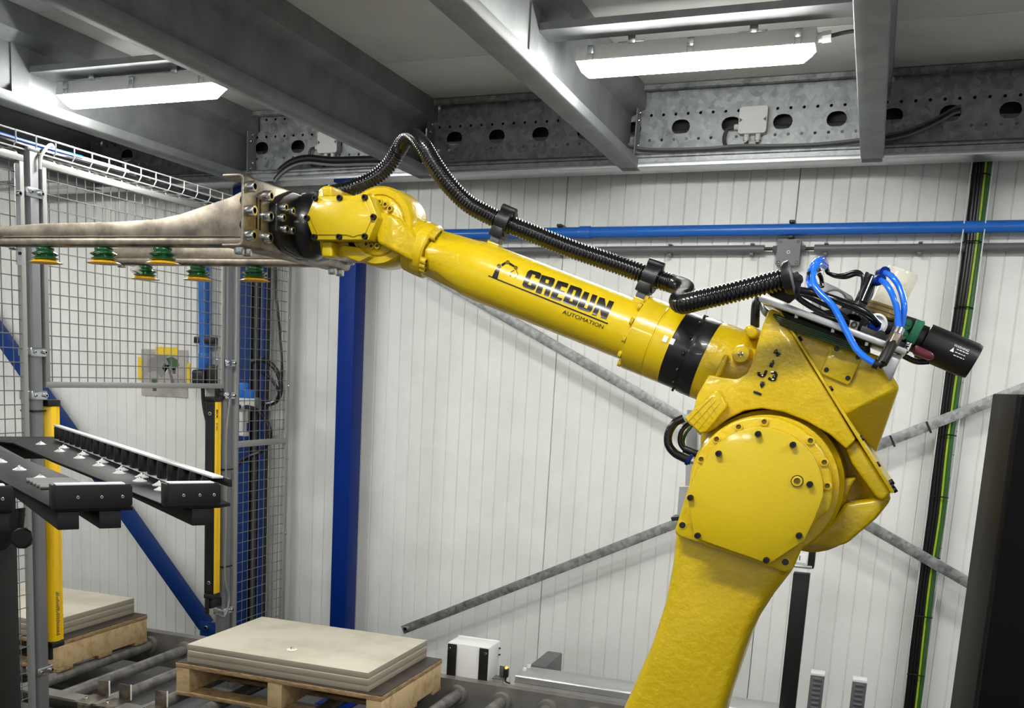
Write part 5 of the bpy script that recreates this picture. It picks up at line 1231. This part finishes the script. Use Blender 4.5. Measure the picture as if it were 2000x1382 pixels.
vt('blue_tube', [(1612, 520, 2.16), (1600, 516, 2.12), (1590, 530, 2.10), (1589, 550, 2.09), (1600, 570, 2.08), (1625, 595, 2.07), (1640, 620, 2.065), (1655, 650, 2.06), (1672, 680, 2.055), (1690, 698, 2.05), (1706, 709, 2.05)], 0.0055, 'tube', 8)
vt('blue_tube', [(1580, 548, 2.13), (1586, 562, 2.12), (1600, 575, 2.14)], 0.0055, 'tube')
for u, v in ((1590, 528), (1593, 558)):
    bm = B(); lathe(bm, P3(u, v, 2.11), (0.35, 0, -1), [(0, 0.0135), (0.004, 0.0135)], 14); obj('tube_tie', bm, 'rubber', vu)
bm = B(); cyl(bm, P3(1706, 709, 2.05), P3(1716, 713, 2.05), 0.0085, 12); cyl(bm, P3(1714, 713, 2.05), P3(1722, 708, 2.05), 0.008, 12); obj('elbow_fitting', bm, 'black', vu)
bm = B(); cyl(bm, P3(1722, 710, 2.06), P3(1744, 668, 2.08), 0.0095, 14); obj('silencer', bm, 'blackm', vu, 0.001)
bm = B(); cyl(bm, P3(1742, 672, 2.08), P3(1752, 652, 2.085), 0.0115, 6); obj('hex_adapter', bm, 'stain', vu, 0.001)
bm = B(); cyl(bm, P3(1751, 654, 2.085), P3(1756, 643, 2.09), 0.0105, 10); obj('twin_fitting', bm, 'zinc', vu)
# black leads
for pts, r_ in ([[(1550, 565, 2.1), (1590, 572, 2.1), (1640, 588, 2.09), (1690, 610, 2.1), (1716, 634, 2.12)], 0.0065], [[(1548, 572, 2.1), (1570, 590, 2.1), (1610, 612, 2.1), (1650, 622, 2.11)], 0.005], [[(1552, 568, 2.12), (1600, 590, 2.13), (1640, 610, 2.13), (1676, 640, 2.12)], 0.004],
                [[(1615, 518, 2.18), (1616, 532, 2.19), (1640, 538, 2.2), (1670, 530, 2.2), (1684, 538, 2.2), (1684, 560, 2.2), (1672, 590, 2.2)], 0.0035], [[(1613, 516, 2.19), (1622, 536, 2.2), (1650, 542, 2.21), (1675, 536, 2.21), (1690, 548, 2.21), (1680, 585, 2.21)], 0.003],
                [[(1606, 560, 2.17), (1604, 545, 2.16), (1600, 535, 2.15)], 0.004], [[(1700, 535, 2.2), (1690, 560, 2.2), (1678, 590, 2.2), (1668, 612, 2.2)], 0.006], [[(1708, 540, 2.18), (1700, 575, 2.16), (1685, 600, 2.15)], 0.0045], [[(1694, 532, 2.22), (1684, 555, 2.23), (1700, 545, 2.21)], 0.003],
                [[(1765, 695, 2.2), (1790, 706, 2.2), (1815, 706, 2.2)], 0.005], [[(1482, 580, 2.3), (1476, 600, 2.3), (1474, 640, 2.3)], 0.009]):
    vt('black_lead', pts, r_, 'hose', 6)
vt('green_lead', [(1666, 612, 2.17), (1680, 590, 2.18), (1698, 562, 2.19), (1706, 550, 2.2)], 0.004, 'ycable', 6)
bm = B(); cyl(bm, P3(1686, 590, 2.14), P3(1706, 542, 2.15), 0.0085, 12); obj('black_tube', bm, 'hose', vu)
bm = B(); cyl(bm, P3(1668, 620, 2.13), P3(1678, 596, 2.14), 0.013, 14); obj('push_fitting', bm, 'black', vu)
# black silencer cylinder
m0, m1 = P3(1800, 664, 2.22), P3(1903, 707, 2.22); md = m1 - m0; L = md.length
bm = B(); lathe(bm, m0 - md * 0.06, md, [(-0.018, 0.026), (0.008, 0.026), (0.008, 0.030), (L * 0.06 + 0.004, 0.0325), (L * 0.98, 0.0325), (L * 1.06, 0.0305)], 40); mu = obj('muffler', bm, 'black', vu, sharp=40)
# warning sticker wrapped on the muffler
mdn = md.normalized(); cd = V((0, -1, 0)); cd = (cd - mdn * cd.dot(mdn)).normalized(); ud = cd.cross(mdn); ud = ud if ud.z > 0 else -ud
def on_muff(s, h):  # s along the axis from the left end, h arc height
    a = h / 0.0325; return m0 + mdn * s + (cd * math.cos(a) + ud * math.sin(a)) * 0.0331
tm = text_mesh('WARNING', 0.0064)
for v in tm.vertices: v.co = on_muff(0.052 + v.co.x * 0.86, 0.010 + v.co.y)
setmat(tm, 'wprint'); inst('warning_text', tm, Matrix.Identity(4), mu)
random.seed(5); bm = B()          # fine print, too small to read
for r0 in (0.0065, 0.0010, -0.0045):
    s0 = 0.059
    while s0 < 0.078:
        w0 = random.uniform(0.002, 0.005); bm.faces.new([bm.verts.new(on_muff(*q)) for q in ((s0, r0), (s0 + w0, r0), (s0 + w0, r0 + 0.0014), (s0, r0 + 0.0014))]); s0 += w0 + 0.0012
o = obj('fine_print', bm, 'wprint', mu, smooth=False); o['kind'] = 'stuff'
bm = B(); bm.faces.new([bm.verts.new(on_muff(*q)) for q in ((0.050, 0.0), (0.057, 0.0), (0.0535, 0.008))]); obj('warning_triangle', bm, 'wprint', mu, smooth=False)
vpx('maroon_plug', [(1788, 672), (1822, 688), (1826, 700), (1815, 703), (1782, 690)], 2.13, 2.17, 'maroon', 0.004)

# ================================================================== black roller rack at the left
RZ = H - 0.235                                             # level of the steel plates
dA = ray(-350, 679); dA.z = 0; dA.normalize()              # along the arms, away from the viewer
dB = V((-dA.y, dA.x, 0)); dB = dB if dB.x > 0 else -dB         # across, to the right
O = fZ(425, 985, RZ)                                       # foot of the right end plate
RM = Matrix(((dA.x, dB.x, 0, O.x), (dA.y, dB.y, 0, O.y), (0, 0, 1, O.z), (0, 0, 0, 1)))
rack = thing('roller_rack', 'black steel rack with ball casters and a roller strip at the left foreground', 'rack', (O.x - 0.6, O.y + 0.3, 0))
def rbx(name, a, b, m='rack', bev=0.002, parent=None): return obj(name, box(B(), a, b, RM), m, parent or rack, bev)
bm = B(); prism(bm, [RM @ V(p) for p in ((0.0, -0.088, 0), (0.0, 0.004, 0), (0.02, 0.03, 0), (1.66, 0.03, 0), (1.66, -0.62, 0), (1.45, -0.62, 0), (1.45, -0.16, 0), (1.40, -0.125, 0), (0.86, -0.118, 0))], (0, 0, -0.006)); obj('top_plate', bm, 'rack', rack, 0.001)
bm = B(); prism(bm, [RM @ V(p) for p in ((0.0, -0.272, 0), (0.0, -0.146, 0), (0.45, -0.152, 0), (1.18, -0.19, 0), (1.45, -0.20, 0), (1.45, -0.30, 0), (0.43, -0.292, 0))], (0, 0, -0.006)); obj('arm_plate', bm, 'rack', rack, 0.001)
bm = B(); prism(bm, [RM @ V(p) for p in ((0.0, -0.46, 0), (0.0, -0.335, 0), (0.5, -0.345, 0), (1.45, -0.40, 0), (1.45, -0.50, 0))], (0, 0, -0.006)); obj('arm_plate', bm, 'rack', rack, 0.001)
for b0, b1 in ((-0.044, -0.008), (-0.266, -0.232), (-0.200, -0.164), (-0.45, -0.415), (-0.375, -0.34)):
    rbx('square_tube', (0.004, b0, -0.036), (1.45, b1, -0.006), 'blackm', 0.0015)
rbx('cross_tube', (1.46, -0.60, -0.05), (1.62, 0.02, -0.006), 'blackm', 0.002)
for b0, b1 in ((-0.088, 0.006), (-0.272, -0.146), (-0.46, -0.333)):
    e = obj('end_plate', prism(B(), [RM @ V((0.0, b, z)) for b, z in ((b0, -0.004), (b1 - 0.006, -0.004), (b1, 0.004), (b1, 0.032), (b1 - 0.004, 0.038), (b0, 0.038))], dA * 0.004), 'blackm', rack, 0.001)
    rbx('top_lip', (0.0, b0 + 0.003, 0.036), (0.022, b1 - 0.012, 0.039), 'wirez', 0.0005, e)
    rbx('side_lip', (0.0, b0 - 0.001, -0.004), (0.035, b0 + 0.003, 0.036), 'blackm', 0.001, e)
    for f in (0.3, 0.6, 0.87):
        bolt(e, RM @ V((0.0, b0 + (b1 - b0) * f, 0.017)), -dA, 0.0026, 0.0012, BOLTZ)
# roller strip on the right arm
st = rbx('strip_rail', (0.03, 0.000, 0.0415), (1.50, 0.020, 0.046), 'wirez', 0.001); st['label'] = 'bright top rail of the roller strip'
rbx('strip_rail_edge', (0.0, 0.020, 0.030), (1.50, 0.026, 0.044), 'blackm', 0.001)
rbx('strip_rail', (0.06, 0.004, 0.002), (1.50, 0.022, 0.005), 'wirez', 0.0005)
bm = B(); cyl(bm, (0, 0, 0.006), (0, 0, 0.041), 0.0115, 14); rl = mesh('rubber_roller', bm, 'black', bevel=0.002)
for k in range(20):
    inst('rubber_roller', rl, RM @ Matrix.Translation((0.085 + 0.0735 * k, 0.010, 0)), rack)
# ball casters
bm = B(); lathe(bm, (0, 0, 0), (0, 0, 1), [(0, 0.0145), (0.0018, 0.0145), (0.0035, 0.010), (0.007, 0.005)], 16); cupm = mesh('caster_cup', bm, 'wirez')
bm = B(); bmesh.ops.create_uvsphere(bm, u_segments=12, v_segments=8, radius=0.0042, matrix=Matrix.Translation((0, 0, 0.0065))); ballm = mesh('caster_ball', bm, 'zinc')
for a, b in ((1.339, -0.063), (1.215, -0.025), (1.098, -0.057), (1.004, -0.018), (0.902, -0.048), (0.792, -0.018), (0.704, -0.045), (0.606, -0.017), (0.53, -0.041), (0.453, -0.013), (0.376, -0.037), (0.299, -0.018), (0.22, -0.036),
             (0.985, -0.255), (0.802, -0.242), (0.623, -0.229), (0.445, -0.217), (0.80, -0.42), (0.55, -0.41), (0.30, -0.40)):
    c_ = inst('ball_caster', cupm, RM @ Matrix.Translation((a, b, 0.0)), rack); inst('caster_ball', ballm, RM @ Matrix.Translation((a, b, 0.0)), c_)
for k in range(5):
    bm = B(); a = 0.39 - 0.030 * k; cyl(bm, RM @ V((a, -0.252 + 0.001 * k, 0.0042)), RM @ V((a, -0.165, 0.0042)), 0.004, 8); obj('grey_rod', bm, 'cable', rack)
# stand of the rack
q = fY(38, 1200, 1.78)
rbox('stand_column', (q.x - 0.14, 1.70, 0.01), (q.x, 1.78, RZ - 0.036), 'blackm', rack, 0.004)
rbox('stand_foot', (q.x - 0.24, 1.62, 0), (q.x + 0.1, 1.94, 0.01), 'blackm', rack, 0.003)
bm = B(); prism(bm, [fY(u, v, 1.70) for u, v in ((-20, 1000), (38, 992), (34, 1035), (0, 1075), (-30, 1080))], (0, 0.02, 0)); obj('gusset', bm, 'blackm', rack, 0.003)
k0_ = fY(44, 1052, 1.69)
bm = B(); lathe(bm, k0_ + V((-0.01, 0.02, 0)), (0.55, -1, 0.1), [(0, 0.010), (0.012, 0.016), (0.02, 0.022), (0.034, 0.022), (0.036, 0.018)], 10); obj('clamp_knob', bm, 'black', rack, 0.001)
